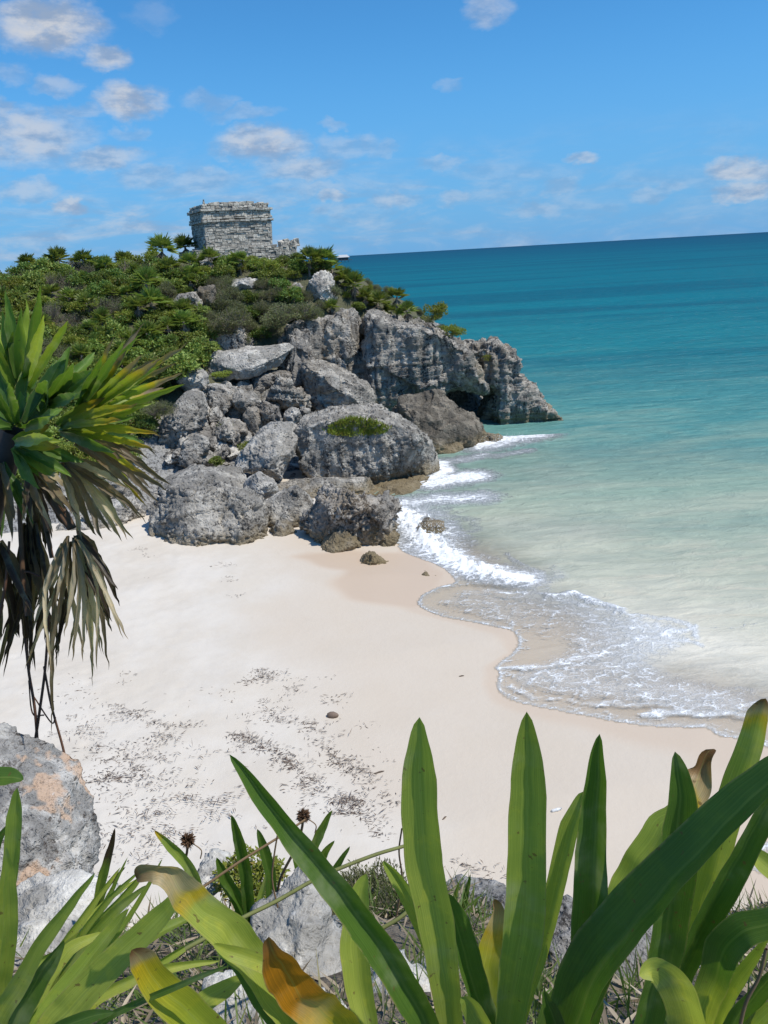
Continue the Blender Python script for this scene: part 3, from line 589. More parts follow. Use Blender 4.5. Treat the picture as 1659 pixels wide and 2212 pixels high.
# small rubble: many like stones between the named rocks
spots = []
proto = []
for k in range(4):
    a = np.linspace(0, 2*np.pi, 9, endpoint=False); rr = .42*(1+.25*np.random.default_rng(k+60).normal(size=9))
    ol = np.stack([rr*np.cos(a), rr*np.sin(a)*.75], 1)
    V = []; Fc = []; T = [-1, -.6, 0, .6, 1]
    for t in T:
        s_ = max((1-abs(t)**3)**(1/3), .35); V.append(np.stack([ol[:, 0]*s_, np.full(9, t*.38), ol[:, 1]*s_], 1))
    V = np.vstack(V)
    for i in range(4):
        for j in range(9): Fc.append((i*9+j, i*9+(j+1) % 9, (i+1)*9+(j+1) % 9, (i+1)*9+j))
    Fc += [tuple(range(8, -1, -1)), tuple(36+j for j in range(9))]
    o = finish_rock('rubble_stone', V, Fc, [ROCK, ROCKL, ROCK, ROCKD][k], .9, 70+k, 'loose grey stone in the rubble slope left of the large grassy slab', 'rock', 'loose stones of the rubble slope', vox=.05, pit=.5)
    for v in o.data.vertices: v.co.z -= .2
    proto.append(o)
r = np.random.default_rng(5); cnt = 0
PLY = np.array([(350, 1000), (400, 930), (440, 880), (520, 850), (620, 870), (650, 905), (560, 940), (510, 1010), (420, 1025)])
while cnt < 120:
    px, py = r.uniform(340, 660), r.uniform(845, 1030)
    if not inside(np.array([[px, py]]), PLY)[0]: continue
    q = onto(px, py, land_h, 28); o = proto[cnt] if cnt < 4 else proto[cnt % 4].copy()
    if cnt >= 4: COL.objects.link(o)
    s_ = r.choice([.45, .7, 1.0, 1.35, 1.8], p=[.22, .26, .24, .18, .10]); o.scale = (s_*r.uniform(.8, 1.3), s_, s_*r.uniform(.7, 1.2)); o.rotation_euler = (r.uniform(-.5, .5), r.uniform(-.5, .5), r.uniform(0, 6.28)); o.location = (q[0], q[1], q[2]+.18*s_); cnt += 1
# ------------------------------------------------------------------ leaf materials
def leaf_material(name, a, b, c3=None, trans=.38, rough=.5, attr=None):
    m, n = mat(name)
    g = n.new('ShaderNodeNewGeometry'); oi = n.new('ShaderNodeObjectInfo')
    col = n.mix(g.outputs['Random Per Island'], a, b)
    if c3: col = n.mix(n.ss(g.outputs['Random Per Island'], .88, .97), col, c3)
    hs = n.new('ShaderNodeHueSaturation'); n.l.new(col, hs.inputs['Color']); n.put(hs.inputs['Value'], n.math('MULTIPLY_ADD', oi.outputs['Random'], .5, .75)); n.put(hs.inputs['Hue'], n.math('MULTIPLY_ADD', oi.outputs['Random'], .03, .485))
    p = principled(n, **{'Base Color': hs.outputs[0], 'Roughness': rough}); p.inputs['Specular IOR Level'].default_value = .35
    t = n.new('ShaderNodeBsdfTranslucent'); n.l.new(n.mix(.5, hs.outputs[0], (.20, .26, .02)), t.inputs[0])
    mx = n.new('ShaderNodeMixShader'); mx.inputs[0].default_value = trans; n.l.new(p.outputs[0], mx.inputs[1]); n.l.new(t.outputs[0], mx.inputs[2])
    n.l.new(mx.outputs[0], n.out.inputs[0]); return m
L_BROAD = leaf_material('broad green leaves', (.19, .27, .055), (.32, .38, .095), (.26, .22, .04))
L_DEEP = leaf_material('deep green leaves', (.12, .20, .042), (.21, .285, .07), (.16, .10, .03))
L_YEL = leaf_material('yellow green leaves', (.20, .26, .04), (.31, .32, .055), (.33, .24, .06))
L_GREY = leaf_material('grey green leaves', (.14, .16, .065), (.23, .235, .115), (.16, .13, .09))
L_PALM = leaf_material('fan palm leaves', (.16, .24, .045), (.28, .33, .075), (.30, .25, .10), rough=.4)
m_, n = mat('bare grey twigs'); p = principled(n, **{'Base Color': (.20, .17, .14), 'Roughness': .9}); n.l.new(p.outputs[0], n.out.inputs[0]); TWIG = m_
m_, n = mat('dry palm thatch'); g = n.new('ShaderNodeNewGeometry')
p = principled(n, **{'Base Color': n.mix(g.outputs['Random Per Island'], (.10, .075, .05), (.34, .28, .21)), 'Roughness': .85}); n.l.new(p.outputs[0], n.out.inputs[0]); THATCH = m_

def leaves(B, D, Nn, Ln, Wd, fold=.25):
    """many small pointed leaves: base, direction, normal, length, width -> two folded triangles each"""
    D = D/np.linalg.norm(D, axis=1)[:, None]; S = np.cross(D, Nn); S /= np.maximum(np.linalg.norm(S, axis=1), 1e-6)[:, None]; U = np.cross(S, D)
    Ln = np.broadcast_to(Ln, len(B))[:, None]; Wd = np.broadcast_to(Wd, len(B))[:, None]
    md = B + D*Ln*.5
    V = np.stack([B, md+S*Wd*.5+U*Wd*fold, B+D*Ln, md-S*Wd*.5+U*Wd*fold], 1).reshape(-1, 3)
    k = np.arange(len(B))[:, None]*4; Fc = np.concatenate([k+[[0, 1, 2]], k+[[0, 2, 3]]], 1).reshape(-1, 3)
    return V, Fc
def sticks(A, B, r):
    """thin three sided rods from A to B"""
    V = []; d = B-A; d = d/np.linalg.norm(d, axis=1)[:, None]; x = np.cross(d, [.31, .9, .3]); x /= np.linalg.norm(x, axis=1)[:, None]; y = np.cross(d, x)
    for q, rr in ((A, r), (B, r*.4)):
        for a in (0, 2.09, 4.19): V.append(q+(x*math.cos(a)+y*math.sin(a))*rr)
    V = np.stack(V, 1).reshape(-1, 3); k = np.arange(len(A))[:, None]*6
    Fc = np.concatenate([np.concatenate([k+[[i, (i+1) % 3, 3+(i+1) % 3]], k+[[i, 3+(i+1) % 3, 3+i]]], 1) for i in range(3)], 1).reshape(-1, 3)
    return V, Fc
def shrub_mesh(name, seed, kind):
    r = np.random.default_rng(seed)
    nc, per, ln, wd, mt = dict(broad=(20, 105, .17, .13, L_BROAD), deep=(20, 105, .15, .11, L_DEEP), fine=(26, 150, .10, .035, L_GREY), yellow=(20, 120, .15, .07, L_YEL), dry=(16, 34, .10, .05, L_GREY))[kind]
    cen = []
    while len(cen) < nc:
        c = r.uniform(-1, 1, 3)
        if (c**2).sum() < 1: cen.append(c*[.85, .85, .55]+[0, 0, .5])
    B, D, NN = [], [], []; SA, SB = [], []
    for c in cen:
        rad = r.uniform(.22, .42); v = r.normal(size=(per, 3)); v[:, 2] = np.abs(v[:, 2])*.9-.25; v /= np.linalg.norm(v, axis=1)[:, None]
        q = c+v*rad*r.uniform(.55, 1.08, (per, 1)); B.append(q); D.append(v*.7+r.normal(size=(per, 3))*.55+[0, 0, .25]); NN.append(r.normal(size=(per, 3))*.6+v*.5+[.15, -.1, .9])
        k = 14 if kind in ('dry', 'fine') else 3
        u = r.normal(size=(k, 3)); u[:, 2] = np.abs(u[:, 2]); u /= np.linalg.norm(u, axis=1)[:, None]
        SA.append(np.tile(c*[.5, .5, .4], (k, 1))); SB.append(c+u*rad*r.uniform(.8, 1.25, (k, 1)))
    B, D, NN, SA, SB = map(np.concatenate, (B, D, NN, SA, SB))
    V, Fc = leaves(B, D, NN, ln*r.uniform(.6, 1.3, len(B)), wd*r.uniform(.7, 1.2, len(B)))
    V2, F2 = sticks(SA, SB, .012)
    o = mesh_obj(name, np.vstack([V, V2]), np.vstack([Fc, F2+len(V)]), [mt, TWIG], smooth=False)
    mi = np.zeros(len(Fc)+len(F2), np.int32); mi[len(Fc):] = 1; o.data.polygons.foreach_set('material_index', mi)
    return o
def fan(B, axis, up, R, n, spread, droop, wd, r, seglen=1.0):
    """leaflets of one palm fan"""
    axis = axis/np.linalg.norm(axis); s = np.cross(axis, up); s /= np.linalg.norm(s); u = np.cross(s, axis)
    a = np.linspace(-spread, spread, n)+r.normal(size=n)*.05
    D = axis*np.cos(a)[:, None]+s*np.sin(a)[:, None] + u*(.12+0*a)[:, None]
    Ln = R*(.78+.22*np.cos(a))*r.uniform(.85, 1.1, n)
    tips = B+D*Ln[:, None]; tips[:, 2] -= droop*Ln**2*r.uniform(.5, 1.4, n)
    md = B+D*Ln[:, None]*.5; sd_ = np.cross(D, u); sd_ /= np.linalg.norm(sd_, axis=1)[:, None]
    V = np.stack([np.tile(B, (n, 1)), md+sd_*wd*.5, tips, md-sd_*wd*.5+u*wd*.3], 1).reshape(-1, 3)
    k = np.arange(n)[:, None]*4
    return V, np.concatenate([k+[[0, 1, 2]], k+[[0, 2, 3]]], 1).reshape(-1, 3)
def palm_proto(seed):
    r = np.random.default_rng(seed); V, Fc, k = [], [], 0
    root = empty('fan_palm', (0, 0, 0)); hgt = r.uniform(.7, 1.0)
    for i in range(22):
        el = r.uniform(-.15, 1.35); az = i*2.4+r.uniform(-.3, .3); ax = np.array([math.cos(az)*math.cos(el), math.sin(az)*math.cos(el), math.sin(el)])
        b = np.array([0, 0, hgt])+ax*r.uniform(.18, .34); v, f = fan(b, ax, np.array([0, 0, 1.])+.2*r.normal(size=3), r.uniform(.55, .75), 13, 1.15, .22, .065, r)
        V.append(v); Fc.append(f+k); k += len(v)
    mesh_obj('crown', np.vstack(V), np.vstack(Fc), L_PALM, root, smooth=False)
    V, Fc, k = [], [], 0
    for i in range(9):
        az = i*2.4+r.uniform(-.3, .3); ax = np.array([math.cos(az)*.45, math.sin(az)*.45, -1]); b = np.array([0, 0, hgt-.02])+ax*.1
        v, f = fan(b, ax, np.array([math.cos(az), math.sin(az), .3]), r.uniform(.45, .6), 9, .55, .0, .05, r); V.append(v); Fc.append(f+k); k += len(v)
    mesh_obj('dead_skirt', np.vstack(V), np.vstack(Fc), THATCH, root, smooth=False)
    a = np.linspace(0, 2*np.pi, 7)[:-1]; zs = np.linspace(-.5, hgt+.05, 7)
    TV = np.concatenate([np.stack([np.cos(a)*(.085-.02*i/6)+.02*math.sin(i), np.sin(a)*(.085-.02*i/6), 0*a+z], 1) for i, z in enumerate(zs)])
    TF = np.array([(i*6+j, i*6+(j+1) % 6, (i+1)*6+(j+1) % 6, (i+1)*6+j) for i in range(6) for j in range(6)]); mesh_obj('trunk', TV, TF, TWIG, root)
    return root
def copy_tree(o, parent=None):
    c = o.copy(); COL.objects.link(c)
    if parent is not None: c.parent = parent
    for ch in [x for x in o.children]: copy_tree(ch, c)
    return c

# ------------------------------------------------------------------ shrubs of the headland
PROT = {k: [shrub_mesh('shrub', 100+10*i+j, k) for j in range(3)] for i, k in enumerate(('broad', 'deep', 'fine', 'yellow', 'dry'))}
used_p = set()
LAB = dict(broad='leafy bright green shrub of the dense scrub on the headland', deep='dark green shrub of the dense scrub on the headland', fine='grey green fine leaved shrub of the scrub on the headland', yellow='yellow green shrub of the scrub on the headland', dry='half bare twiggy grey shrub on the left slope of the headland')
def put_shrub(kind, loc, s, rz, sz=1.0, label=None, group='shrubs covering the headland', sx=1.0):
    ps = PROT[kind]; j = int(rz*977) % 3; o = ps[j]
    if (kind, j) in used_p: o = o.copy(); COL.objects.link(o)
    used_p.add((kind, j)); o.location = loc; o.scale = (s*sx, s, s*sz); o.rotation_euler = (0, 0, rz); tag(o, label or LAB[kind], 'shrub', group if not label else None)
    if label and 'group' in o: del o['group']
    return o
r = np.random.default_rng(21)
VEG = np.array([(-40, 545), (1035, 545), (1035, 762), (1000, 738), (935, 716), (885, 692), (850, 682), (790, 672), (730, 664), (705, 684), (640, 695), (590, 722), (560, 738), (480, 745), (440, 745), (462, 788), (420, 792), (375, 835), (345, 850), (330, 900), (310, 985), (250, 1015), (-40, 1060)])
HOLES = [(690, 622, 34), (642, 630, 26), (402, 655, 32), (448, 645, 26), (524, 614, 32), (470, 755, 25)]
PAL = [(350, 535, 1.25, 57, 'fan palm standing against the sky just left of the temple'), (135, 556, 1.05, 54, 'tallest fan palm on the left skyline of the headland'), (183, 562, .9, 54, 'fan palm next to the tallest one on the left skyline'), (402, 523, 1.1, 62, 'fan palm half hidden behind the left wall of the temple'),
       (452, 556, .95, 57, 'fan palm in front of the left corner of the temple platform'), (668, 556, 1.05, 58, 'wide fan palm in front of the right end of the temple platform'), (703, 559, 1.1, 57, 'fan palm on the skyline nearest the sea horizon'), (722, 572, 1.0, 56.5, None), (768, 612, 1.1, 54.5, 'fan palm with dead skirt right of the white upright rock'),
       (815, 648, 1.05, 54, 'bright fan palm on the rim above the crack in the cliff'), (856, 640, .9, 54, None), (882, 664, .9, 53.5, 'rightmost fan palm on the rim of the cliff'), (318, 612, 1.2, 51, None), (330, 650, 1.1, 50, None), (300, 665, .9, 48, None), (400, 690, .95, 49, 'fan palm with long dead skirt in the middle of the slope'),
       (325, 722, .95, 46, None), (285, 735, .8, 45, None), (62, 566, .8, 53, None), (718, 660, .7, 52.5, None), (372, 575, .9, 55, None), (232, 570, .8, 54, None), (480, 772, .45, 46.6, 'little yellowish fan palm at the left end of the slanting slab'), (265, 785, .7, 43, None), (790, 640, .8, 54.2, None), (745, 595, .9, 55.5, None), (420, 590, .8, 54, None),
       (150, 640, .8, 49, None), (225, 690, .8, 47, None), (90, 700, .8, 46, None), (520, 560, .8, 57, None), (410, 560, .9, 57, None), (265, 560, .75, 55, None), (310, 830, .7, 41.5, None), (845, 672, .8, 53.2, None), (5, 640, .9, 50, None), (180, 770, .8, 44, None)]
r = np.random.default_rng(99)
for i in range(46):
    a_, b_ = r.uniform(0, 720), r.uniform(575, 800)
    if not (430 < a_ < 740 and b_ > 600) and not (a_ > 380 and b_ > 740): PAL.append((a_, b_, r.uniform(.5, .85), 99, None))
pts = []; tries = 0
while len(pts) < 300 and tries < 9000:
    tries += 1; px, py = r.uniform(-40, 1030), r.uniform(560, 1060)
    if not inside(np.array([[px, py]]), VEG)[0] or any(math.hypot(px-a, py-b) < c for a, b, c in HOLES): continue
    q = onto(px, py, land_h, 28)
    if q[1] > 64: continue
    if any(math.hypot(px-a[0], (py-10-a[1])*1.0) < 24*a[2] for a in PAL): continue
    if any((q[0]-p[0])**2+(q[1]-p[1])**2 < (.74 if q[1] < 48 else .66)**2 for p in pts): continue
    pts.append((*q, px, py))
for (x, y, z, px, py) in pts:
    u = r.random(); g_ = perlin(np.array([[x*.22, y*.22, 3.3]]), 70)[0]
    if px > 740: kind = 'yellow' if u < .5 else ('fine' if u < .75 else 'broad')
    elif 430 < px < 735 and 610 < py < 750: kind = 'fine' if u < .85 else 'deep'
    elif 480 < px < 640 and py < 605: kind = 'broad' if u < .6 else 'yellow'
    elif py > 735 and px > 200: kind = 'broad' if u < .75 else 'deep'
    elif px < 330 and 580 < py < 720: kind = ('dry' if u < .42 else 'deep' if u < .65 else 'broad' if u < .85 else 'yellow')
    else: kind = ('broad' if g_ > .1 else 'deep') if u < .72 else ('yellow' if u < .9 else 'fine')
    s_ = r.uniform(.55, .95)*(1.0 if px < 740 else .62)*(.62 if 385 < px < 655 and py < 582 else 1); z_ = land_h(x, y)[0]
    put_shrub(kind, (x, y, z_-.15), s_, r.uniform(0, 6.28), r.uniform(.75, 1.15))
def spot(px, py, Y): q = at(px, py, Y); return (q[0], q[1], q[2])
put_shrub('fine', spot(500, 720, 48.6), 1.25, .4, .9, 'big grey green bush overhanging the slanting slab', sx=1.2)
put_shrub('fine', spot(600, 705, 49.2), 1.3, 1.1, .8, 'grey bush spreading above the dark vertical buttress', sx=1.3)
put_shrub('fine', spot(660, 690, 50.0), 1.0, 2.7, .8, 'grey bush right of the overhanging one at the rim of the cliff wall', sx=1.3)
put_shrub('broad', spot(385, 815, 42.8), 1.15, 4.2, .8, 'bright green leafy bush low on the slope above the small white rock', sx=1.3)
put_shrub('broad', spot(330, 810, 41.5), 1.0, 5.0, .8, 'bright green leafy bush beside the dead palm fans')
put_shrub('broad', spot(468, 1004, 37.6), .36, 1.3, .9, 'small bright green bush alone among the rubble stones')
put_shrub('yellow', spot(536, 985, 37.4), .5, 2.2, 1.1, 'yellow green plant growing up the left side of the tilted pale boulder')
put_shrub('yellow', spot(490, 928, 40.4), .45, 3.1, .8, 'low weedy plant growing on the brown spotted rock')
put_shrub('yellow', spot(478, 815, 44.8), .55, .9, .5, 'trailing plant on the left half of the slanting slab', sx=1.5)
put_shrub('fine', spot(345, 900, 38.8), .8, 2.0, .8, 'brownish bush behind the grey tipped palm leaves')
put_shrub('yellow', spot(1052, 778, 50.6), .45, 1.9, .7, 'small green tuft on the notch of the cliff tip')
put_shrub('yellow', spot(600, 968, 37.0), .18, 1.0, 1.0, 'tiny green plant between the tilted pale boulder and the grassy slab')
put_shrub('yellow', spot(940, 690, 53.0), .85, 1.0, 1.0, 'feathery shrub on the rim of the cliff against the sea', sx=1.3)
put_shrub('yellow', spot(982, 728, 52.8), .7, 2.0, .9, 'last shrub of the cliff rim before the bare tip', sx=1.3)
gr_ = np.random.default_rng(8)
# plants on the flat top of the slab: a mat nobody could count
A_ = np.array([(700, 932), (725, 915), (760, 905), (800, 908), (845, 925), (830, 938), (760, 945), (715, 942)]); B = []
while len(B) < 2600:
    px, py = gr_.uniform(695, 850), gr_.uniform(900, 950)
    if inside(np.array([[px, py]]), A_)[0]:
        h_ = hit([SLAB], px, py)
        if h_ is not None and perlin(np.array([[px*.045, py*.09, 1.]]), 5)[0] > -.28+.5*gr_.random()-.25: B.append(np.array(h_[0]))
B = np.array(B); D = gr_.normal(size=B.shape)*.5+[0, 0, 1]
V, Fc = leaves(B, D, gr_.normal(size=B.shape)+[.2, -.5, .5], gr_.uniform(.12, .34, len(B)), .045)
o = mesh_obj('slab_top_greenery', V, Fc, L_YEL, loc=B.mean(0)); tag(o, 'mat of low yellow green plants on top of the large grey slab', 'ground cover', kind='stuff')

# ------------------------------------------------------------------ fan palms
PP = [palm_proto(300+i) for i in range(4)]; up_ = 0
GP = 'fan palms scattered over the headland'
for i, (px, py, s_, Y, lab) in enumerate(PAL):
    o = PP[i] if i < 4 else copy_tree(PP[i % 4]); q = onto(px, py+34*s_, land_h, 28); s_ *= 1.12
    if q[1] > Y+3: q = at(px, py, Y)
    t_ = at(px, py, q[1]); o.location = (q[0], q[1], max(t_[2]-1.0*s_, land_h(q[0], q[1])[0]-.1)); o.scale = (s_,)*3; o.rotation_euler = (random.uniform(-.15, .15), random.uniform(-.15, .15), random.uniform(0, 6))
    tag(o, lab or 'fan palm among the shrubs on the slope of the headland', 'palm', None if lab else GP)

# ------------------------------------------------------------------ temple
m_, n = mat('weathered temple stone'); g = n.new('ShaderNodeNewGeometry'); pos = g.outputs['Position']
c = n.mix(g.outputs['Random Per Island'], (.34, .31, .255), (.61, .56, .47)); fi = n.noise(pos, 5, 5, .68)
c = n.mix(n.ss(fi, .52, .36, 0, .75), c, (.10, .095, .085)); c = n.mix(n.ss(n.noise(pos, 1.1, 3), .58, .7, 0, .5), c, (.13, .12, .11))
p = principled(n, **{'Base Color': c, 'Roughness': .93, 'Normal': n.bump(n.noise(pos, 9, 5, .7), .9, .05)}); n.l.new(p.outputs[0], n.out.inputs[0]); TST = m_
m_, n = mat('temple mortar'); p = principled(n, **{'Base Color': (.21, .195, .17), 'Roughness': .95}); n.l.new(p.outputs[0], n.out.inputs[0]); MORT = m_
class Stones:
    def __init__(s): s.V = []; s.F = []; s.k = 0; s.mi = []
    def hexa(s, P8, mi=0):
        s.V += [tuple(q) for q in P8]; k = s.k
        for q in ((0, 1, 2, 3), (7, 6, 5, 4), (0, 4, 5, 1), (1, 5, 6, 2), (2, 6, 7, 3), (3, 7, 4, 0)): s.F.append(tuple(k+i for i in q)); s.mi.append(mi)
        s.k += 8
    def box(s, x0, x1, y0, y1, z0, z1, mi=0, j=0.0, r=None):
        P = np.array([(x0, y0, z0), (x0, y1, z0), (x1, y1, z0), (x1, y0, z0), (x0, y0, z1), (x0, y1, z1), (x1, y1, z1), (x1, y0, z1)], float)
        if j: P += r.normal(size=P.shape)*j
        s.hexa(P, mi)
    def build(s, name, parent):
        o = mesh_obj(name, np.array(s.V), s.F, [TST, MORT], parent, smooth=False); o.data.polygons.foreach_set('material_index', np.array(s.mi, np.int32))
        b = o.modifiers.new('b', 'BEVEL'); b.width = .022; b.segments = 2; b.limit_method = 'ANGLE'
        return o
def masonry(name, parent, x0, x1, y0, y1, z0, z1, rowh, seed, out=.0, batter=0.0, rough=.035, ln=(.18, .5)):
    r = np.random.default_rng(seed); S = Stones(); t = .12
    e = .05
    P = [(x0+e, y0+e, z0), (x0+e, y1-e, z0), (x1-e, y1-e, z0), (x1-e, y0+e, z0)]
    S.hexa([np.array(q) for q in P]+[np.array((q[0]+(batter if q[0] > 0 else -batter), q[1]+(batter if q[1] > 0 else -batter), z1-.03)) for q in P], 1)
    z = z0
    while z < z1-.05:
        h = min(rowh*r.uniform(.6, 1.35), z1-z); 
        if z1-z-h < .07: h = z1-z
        o_ = batter*(z-z0)/(z1-z0)
        for axis in range(4):
            L = (x1-x0 if axis % 2 == 0 else y1-y0)+2*o_; u = 0
            while u < L-.01:
                w_ = min(r.uniform(*ln), L-u); w_ = L-u if L-u-w_ < .1 else w_
                pr = r.uniform(-.02, rough); a, b = u+.012, u+w_-.012; zz0, zz1 = z+.006+r.uniform(-.02, .03), z+h-.006+r.uniform(-.03, .02)
                if r.random() < .96:
                    if axis == 0: S.box(x0-o_+a, x0-o_+b, y0-o_-pr, y0-o_+t, zz0, zz1, 0, .011, r)
                    elif axis == 2: S.box(x0-o_+a, x0-o_+b, y1+o_-t, y1+o_+pr, zz0, zz1, 0, .011, r)
                    elif axis == 1: S.box(x1+o_-t, x1+o_+pr, y0-o_+a, y0-o_+b, zz0, zz1, 0, .011, r)
                    else: S.box(x0-o_-pr, x0-o_+t, y0-o_+a, y0-o_+b, zz0, zz1, 0, .011, r)
                u += w_
        z += h
    return S.build(name, parent)
c0 = at(440, 535, 60.0)
T = empty('stone_temple', (c0[0]+1.78, c0[1]+2.2, c0[2]), R_(25)); T.scale = (.91, .92, .96); tag(T, 'small square Mayan temple of grey stone blocks on top of the headland', 'temple')
W2, D2 = 2.72, 2.1
masonry('wall', T, -W2, W2, -D2, D2, 0, 1.72, .20, 1, batter=.06, ln=(.2, .62), rough=.05)
masonry('cornice', T, -W2-.20, W2+.20, -D2-.20, D2+.20, 1.72, 1.90, .18, 2, rough=.05, ln=(.3, .65))
masonry('cornice', T, -W2-.14, W2+.14, -D2-.14, D2+.14, 1.93, 2.08, .16, 3, rough=.05, ln=(.3, .6))
masonry('frieze', T, -W2-.05, W2+.05, -D2-.05, D2+.05, 2.08, 2.50, .21, 4, batter=.03)
masonry('cornice', T, -W2-.20, W2+.20, -D2-.20, D2+.20, 2.50, 2.68, .18, 5, rough=.06, ln=(.3, .65))
masonry('parapet', T, -W2+.0, W2-.0, -D2+.0, D2-.0, 2.68, 3.02, .16, 6, rough=.08, batter=-.04)
r = np.random.default_rng(3); S = Stones()
for i in range(60):
    x, y = r.uniform(-W2+.3, W2-.3), r.uniform(-D2+.2, D2-.2); hh = .22*(1-(x/W2)**2)*r.uniform(.5, 1.1)+.03; a = r.uniform(.12, .3); S.box(x-a*1.3, x+a*1.3, y-.2, y+.2, 2.9, 2.98+hh*.8, 0, .03, r)
S.build('roof_rubble', T)
S = Stones(); S.box(-W2+.12, -W2+.27, -D2+.08, -D2+.22, 3.0, 3.22, 0, .015, r); S.box(-W2+.15, -W2+.24, -D2+.11, -D2+.19, 3.22, 3.34, 0, .015, r)
o = S.build('upright_stone', T); o['label'] = 'small white upright stone on the near roof corner'; o.data.materials[0] = ROCKL
masonry('plinth', T, -W2-.14, W2+.30, -D2-.30, D2+.2, -.18, 0.0, .18, 7, ln=(.3, .7))
masonry('platform', T, -W2-1.15, W2+1.7, -D2-.9, D2+1.0, -1.3, -.18, .2, 8, rough=.07)
S = Stones()
for i in range(26):
    x = W2+.5+r.uniform(0, 1.5); a = r.uniform(.12, .3); y = -D2-.6+r.uniform(0, 1.2); S.box(x-a, x+a, y-a, y+a, -.2, r.uniform(-.02, .32), 0, .05, r)
S.build('broken_step', T)

# far off: a long low house with a pale roof on the next point of the coast
q = at(741, 551.5, 1500.); H_ = empty('beach_house', (q[0], q[1], 0)); tag(H_, 'tiny distant white roofed building on the horizon beside the headland', 'building')
m_, n = mat('white roof'); p = principled(n, **{'Base Color': (.5, .5, .5), 'Roughness': .6}); n.l.new(p.outputs[0], n.out.inputs[0]); WHT = m_
m_, n = mat('dark wall'); p = principled(n, **{'Base Color': (.10, .10, .10), 'Roughness': .8}); n.l.new(p.outputs[0], n.out.inputs[0]); DKW = m_
def boxm(x0, x1, y0, y1, z0, z1, top=None):
    t = top or 0; V = [(x0, y0, z0), (x1, y0, z0), (x1, y1, z0), (x0, y1, z0), (x0+t, y0+t, z1), (x1-t, y0+t, z1), (x1-t, y1-t, z1), (x0+t, y1-t, z1)]
    return np.array(V, float), [(3, 2, 1, 0), (4, 5, 6, 7), (0, 1, 5, 4), (1, 2, 6, 5), (2, 3, 7, 6), (3, 0, 4, 7)]
v, f = boxm(-9, 9, -5, 5, 4, 8.5); mesh_obj('wall', v, f, DKW, H_, smooth=False)
v, f = boxm(-12, 12, -7, 7, 8.5, 13, 5); mesh_obj('roof', v, f, WHT, H_, smooth=False)
for i in range(4):
    v, f = boxm(-9.+i*6-.4, -9.+i*6+.4, -6.4, -5.6, -1, 8.5); mesh_obj('post', v, f, DKW, H_, smooth=False)
v, f = boxm(-16, 16, -8, 8, 3.2, 4); mesh_obj('deck', v, f, DKW, H_, smooth=False)
# ------------------------------------------------------------------ the ledge the picture is taken from
def ledge_h(x, y):
    x = np.atleast_1d(np.asarray(x, float)); y = np.atleast_1d(np.asarray(y, float)); yy = y - .10*x
    return EYE - .34*sst(x, .12, .55)*sst(y, 1.3, 2.1) - np.interp(yy, [-3, .9, 1.2, 1.7, 2.3, 2.75, 3.1, 3.6, 5.0, 7.0, 9], [1.42, 1.44, 1.62, 2.02, 2.34, 2.72, 3.4, 5.6, 9.4, 10.8, 11.6])
X, Y, f = grid(np.arange(-6, 6.01, .05), np.concatenate([np.arange(-3, .6, .2), np.arange(.6, 3.6, .035), np.arange(3.6, 9.1, .15)]))
P = xy3(X, Y); Z = ledge_h(X, Y); P[:, 2] = Z; Z = Z + .07*fbm(P*2.0, 91, 4) + .03*np.abs(fbm(P*7, 92, 3))
lm, n = mat('ledge soil and litter'); pos = n.new('ShaderNodeNewGeometry').outputs['Position']
c = n.mix(n.ss(n.noise(pos, 9, 5, .7), .38, .6), (.055, .045, .035), (.20, .165, .125)); c = n.mix(n.ss(n.noise(pos, 2.6, 4, .6), .52, .66), c, (.36, .35, .33))
p = principled(n, **{'Base Color': c, 'Roughness': .95, 'Normal': n.bump(n.noise(pos, 28, 5, .7), 1, .03)}); n.l.new(p.outputs[0], n.out.inputs[0])
ledge = mesh_obj('ledge', np.stack([X, Y, Z], 1), f, lm); tag(ledge, kind='structure')
NEARR = rock_material('near white limestone', (.72, .69, .63), (.24, .23, .21), (.45, .34, .25), darkness=.0, tide=False, scale=4.5, warmth=.25, pit=.5)
NEARP = rock_material('near grey limestone with tan scars', (.54, .52, .485), (.10, .085, .075), (.56, .39, .27), darkness=.3, tide=False, scale=7.0, warmth=1.5, pit=1.0)
NEARD = rock_material('near dark pitted limestone', (.40, .39, .375), (.045, .043, .042), (.3, .25, .2), darkness=.75, tide=False, scale=4.5, warmth=.1, pit=1.2)
def nrock(label, ol, Y, depth, m, seed, **kw):
    V, Fc = loaf(ol, Y, depth, kw.pop('p', 2.2), bk=.25, lean=kw.pop('lean', .45), anchor=kw.pop('anchor', 0.), yaw=kw.pop('yaw', 0))
    #, kw.pop('lean', .0), kw.pop('anchor', 0.), yaw=kw.pop('yaw', 0))
    V = V*4.0; o = finish_rock('rock', V, Fc, m, kw.pop('size', 1.7), seed, label, 'rock', vox=kw.pop('vox', .055), **{**dict(lump=.8, crack=.3, pit=.6, facet=.9, cuts=7), **kw})
    o.scale = (.25,)*3; o.location = o.location*.25; return o
nrock('big grey rock with tan scars and dark holes at the left edge of the ledge', [(-240, 1560), (-60, 1585), (0, 1600), (50, 1622), (108, 1645), (128, 1690), (162, 1735), (187, 1790), (197, 1850), (190, 1885), (130, 1905), (60, 1890), (-60, 1900), (-240, 1900)], 2.75, .8, NEARP, 81, vox=.045, size=1.8, pit=.8, cuts=4)
nrock('crumbling white rock below the big grey rock at the left edge', [(20, 1900), (80, 1895), (150, 1880), (205, 1905), (262, 1962), (232, 2010), (120, 2030), (20, 2030)], 2.35, .5, NEARR, 82)
nrock('pointed white rock standing up in the middle of the ledge', [(520, 2000), (532, 1955), (578, 1916), (612, 1884), (640, 1855), (662, 1874), (690, 1910), (704, 2000), (746, 2018), (736, 2125), (660, 2100), (560, 2060)], 1.85, .35, NEARR, 83, p=2.0)
